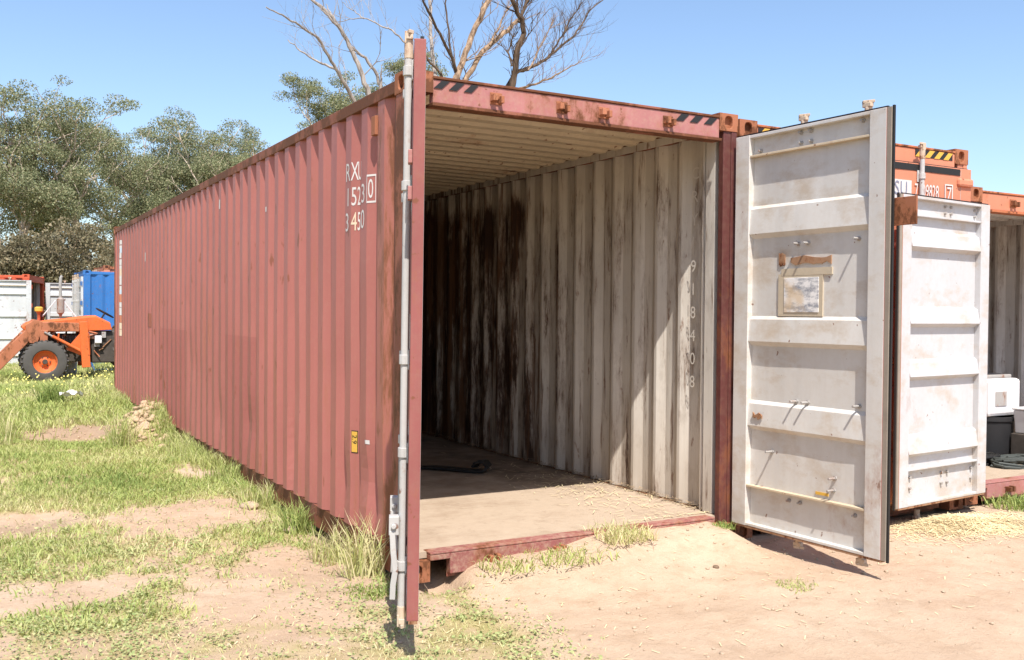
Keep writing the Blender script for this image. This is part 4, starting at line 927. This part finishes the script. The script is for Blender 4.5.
tuft('straggly grass tuft where the wall foot meets the bare patch', -.10, 2.75, 220, .24, .2, .2, 1.)
tuft('thin tall stalks rising beside the dirt mound', -.62, 6.6, 160, .55, .16, .3, .9)
tuft('pale stalks standing by the dug-out hollow in the lawn', -1.9, 7.2, 110, .6, .3, .5, 1)
tuft('leafy green tuft alone in the lawn before the tractor', -1.0, 11.2, 260, .42, .22, .05, .4, .006)
tuft('low green weed clump before the sill beside its open slot', .62, -.12, 260, .07, .26, .25, .9, .004, 'weed_clump', 1.6)
tuft('low green weed clump before the middle of the sill', 1.02, -.13, 320, .08, .30, .25, .85, .004, 'weed_clump', 1.6)
tuft('straw-yellow weed clump against the sill near its right keeper', 1.42, -.10, 380, .13, .22, .55, 1.1, .0035, 'weed_clump', 1.5)
tuft('tiny green weed at the foot of the open right door post', 2.25, -.12, 120, .07, .09, .0, .4, .004, 'weed_clump', 1.4)
tuft('sprawling green weed on bare sand near the open left door', -.20, .02, 260, .07, .20, .05, .5, .004, 'weed_clump', 1.7)
tuft('low weeds on the sand beneath the open right door', 1.95, -1.05, 160, .05, .15, .2, .8, .003, 'weed_clump', 1.7)
tuft('green weeds against the far sill beside the folded white door', 5.40, -.14, 420, .14, .30, .05, .5, .005, 'weed_clump', 1.3)
M['litter_brown'] = flat('brown_dry_litter', (.36, .26, .16), .85, var=.4, sc=30)
M['straw'] = flat('pale_straw', (.74, .61, .36), .7, var=.3, sc=30)
def straw(name, label, n, fx, fy, fz, ln, mat='straw'):
    x, y = fx(n), fy(n); z = fz(x, y); th = rng.uniform(0, 6.283, n); L = rng.uniform(.3, 1, n)*ln; d = np.stack([np.cos(th)*L, np.sin(th)*L, rng.normal(0, .08, n)*L], 1); s = np.stack([-np.sin(th), np.cos(th), 0*th], 1)*.0022
    C = np.stack([x, y, z], 1); u = np.array([0, 0, .002]); V = np.stack([C-d-s, C-d+s, C+d+s+u, C+d-s+u], 1).reshape(-1, 3)
    o = np_mesh(name, V, np.arange(4*n).reshape(n, 4), M[mat]); tag(o, label, 'straw', kind='stuff')
straw('straw', 'heap of loose golden straw before the orange container', 5200, lambda n: rng.normal(4.35, .33, n), lambda n: rng.normal(-.42, .17, n), lambda x, y: ground_z(x, y)+.075*np.exp(-((x-4.35)/.4)**2-((y+.38)/.22)**2)*rng.random(len(x))+.004, .06)
straw('straw', 'wisps of straw on the container floor by the corrugated wall', 420, lambda n: np.minimum(2.34, rng.normal(2.05, .22, n)), lambda n: np.clip(rng.normal(1.3, .75, n), .15, 6), lambda x, y: 0*x+.164+rng.uniform(0, .012, len(x)), .045)
straw('straw', 'dry litter gathered along the foot of the inner wall', 900, lambda n: 2.39-np.abs(rng.normal(0, .03, n)), lambda n: rng.uniform(.2, 5, n), lambda x, y: 0*x+.165+rng.uniform(0, .035, len(x)), .04, 'litter_brown')
straw('straw', 'scattered straw stalks on the sand and lawn', 420, lambda n: rng.uniform(-2.6, 3.5, n), lambda n: rng.uniform(-1.8, .1, n), lambda x, y: ground_z(x, y)+.006, .03)

# pebbles and clods
def stones(name, label, n, fx, fy, r0, r1, mat, zf=None):
    ico = bmesh.new(); bmesh.ops.create_icosphere(ico, subdivisions=1, radius=1); bv = np.array([v.co[:] for v in ico.verts]); bf = np.array([[v.index for v in f.verts] for f in ico.faces]); ico.free()
    x, y = fx(n), fy(n); z = (zf or ground_z)(x, y); r_ = r0+(r1-r0)*rng.random(n)**3
    V = bv[None]*(1+rng.normal(0, .16, (n, len(bv), 1)))*(r_[:, None]*rng.uniform(.6, 1.2, (n, 3)))[:, None, :]*np.array([1, 1, .7])+np.stack([x, y, z+r_*.25], 1)[:, None, :]
    F = bf[None]+np.arange(n)[:, None, None]*len(bv); o = np_mesh(name, V.reshape(-1, 3), F.reshape(-1, 3), mat); tag(o, label, 'stones', kind='stuff')
M['stone'] = flat('sandy_pebble', (.40, .30, .21), .9, var=.35, sc=20); M['clod'] = flat('dry_earth_clod', (.44, .31, .20), .95, var=.3, sc=14)
stones('pebbles', 'small pebbles strewn over the bare yard sand', 1500, lambda n: rng.uniform(-2.6, 5, n), lambda n: rng.uniform(-2.4, .0, n), .002, .016, M['stone'])
stones('pebbles', 'small pebbles on the bare patches beside the long wall', 700, lambda n: rng.uniform(-2.4, -.02, n), lambda n: rng.uniform(0, 5, n), .002, .018, M['stone'])
stones('dirt_clods', 'broken earth clods on the dug mound by the wall', 900, lambda n: rng.normal(-.24, .19, n), lambda n: rng.normal(7.5, .42, n), .006, .055, M['clod'])
stones('dirt_clods', 'earth clods around the dug hollow in the lawn', 200, lambda n: rng.normal(-.95, .30, n), lambda n: rng.normal(8.0, .25, n), .005, .028, M['clod'])
for lab, x, y, r_, m in (('dark stone lying on the sand near the sill corner', 1.80, -.55, .022, M['dirt_dark']), ('pale stone at the foot of the dented wall', -.20, 2.6, .07, M['stone']), ('flat pale stone beside the tuft below the wall', -.13, 1.75, .05, M['stone'])):
    bm = bmesh.new(); bmesh.ops.create_icosphere(bm, subdivisions=2, radius=r_)
    for v in bm.verts: v.co *= 1+.25*noise.noise(v.co*18+Vector((x, y, 0))); v.co.z *= .55
    me = bpy.data.meshes.new('stone'); bm.to_mesh(me); bm.free(); me.materials.append(m); o = bpy.data.objects.new('stone', me); col.objects.link(o); o.location = (x, y, gz(x, y)+r_*.3); tag(o, lab, 'stone')
# crumpled white litter in the lawn
bm = bmesh.new(); bmesh.ops.create_grid(bm, x_segments=8, y_segments=6, size=.16)
for v in bm.verts: v.co.z = .06+.09*noise.noise(v.co*9); v.co.y *= .6
me = bpy.data.meshes.new('litter'); bm.to_mesh(me); bm.free(); me.materials.append(M['tr_white']); o = bpy.data.objects.new('litter', me); col.objects.link(o); o.location = (-.75, 11.0, gz(-.75, 11.)+.09); tag(o, 'crumpled scrap of white plastic in the lawn', 'litter')
# perished rubber strap on the floor
mb = MB(); P = [Vector((1.30, 2.80, .172)), Vector((1.42, 2.68, .185)), Vector((1.55, 2.52, .182)), Vector((1.66, 2.38, .176)), Vector((1.72, 2.31, .185)), Vector((1.755, 2.285, .225)), Vector((1.735, 2.315, .262)), Vector((1.69, 2.36, .255)), Vector((1.675, 2.385, .215))]
for a, b in zip(P[:-1], P[1:]): mb.bar(a, b+(b-a)*.12, .10, .022)
o = mb.build('rubber_strap', M['rubber'], bevel=.003); tag(o, 'black perished rubber strap curled at one end on the container floor', 'strap')

# goods in the yard-end container
fz3 = .132
def thing1(name, label, cat, mb, mat, bev, loc): o = mb.build(name, mat, bevel=bev); o.location = loc; return tag(o, label, cat)
mb = MB(); mb.lathe([(.001, 0), (.21, 0), (.225, .05), (.24, .40), (.255, .41), (.255, .45), (.235, .45), (.21, .06), (.001, .05)], (0, 0, 0), 'z', 20); o = mb.build('bin', M['black'], smooth=True); o.location = (6.52, .92, fz3); tag(o, 'black round bin under a white machine in the open container', 'bin')
o = MB().box(-.25, .25, -.18, .18, 0, .36).build('white_machine', M['tr_white'], bevel=.035); o.location = (6.53, .92, fz3+.452); tag(o, 'white boxy machine standing on a black bin', 'machine')
b = MB().box(-.15, .02, -.187, -.181, .10, .24).build('front_panel', M['steel_grey'], o, .003); MB().box(-.22, .22, -.10, .10, .361, .395).build('top_tray', M['steel_grey'], o, .01)
o = MB().box(-.20, .24, -.15, .15, 0, .30).build('crate', M['tr_dark'], bevel=.008); o.location = (6.72, .52, fz3+.001); tag(o, 'dark crate under a small white tub', 'crate')
mb = MB(); mb.prism([(-.17, 0), (.17, 0), (.20, .22), (-.20, .22)], 'y', -.13, .13); mb.box(-.21, .21, -.14, .14, .222, .245); o = mb.build('tub', M['tr_white'], bevel=.012); o.location = (6.72, .52, fz3+.303); tag(o, 'small white lidded tub standing on a dark crate', 'tub'); MB().tube([(-.06, 0, .25), (-.06, 0, .30), (.06, 0, .30), (.06, 0, .25)], .012, 8).build('lid_handle', M['tr_white'], o)
M['cable_g'] = flat('green_grey_cable', (.06, .066, .06), .6); M['cable_r'] = flat('red_cable', (.45, .05, .04), .5)
for lab, m, cx, cy, k, sd_ in (('tangled dark grey-green hose on the open container floor', 'cable_g', 6.30, .48, 5, 1), ('tangled black cable behind the grey-green hose', 'rubber', 6.12, .75, 5, 2), ('thin red cable trailing beside the tangled hose', 'cable_r', 6.42, .28, 1, 3)):
    q = random.Random(sd_); pts = []
    for i in range(26*k):
        t = i*.5; rr = .16+.05*math.sin(i*.37+sd_); pts.append((rr*math.cos(t)*1.3+q.uniform(-.02, .02), rr*math.sin(t)*.8+q.uniform(-.02, .02), .018+.09*abs(math.sin(i*.13))*(k > 1)+.0))
    if k == 1: pts = [(-.3+.03*i, .05*math.sin(i*.6), .012) for i in range(24)]
    mb = MB(); mb.tube(pts, .013 if k > 1 else .008, 6); o = mb.build('cable', M[m], smooth=True); o.location = (cx, cy, fz3+.002); tag(o, lab, 'cable', 'cables on the floor')
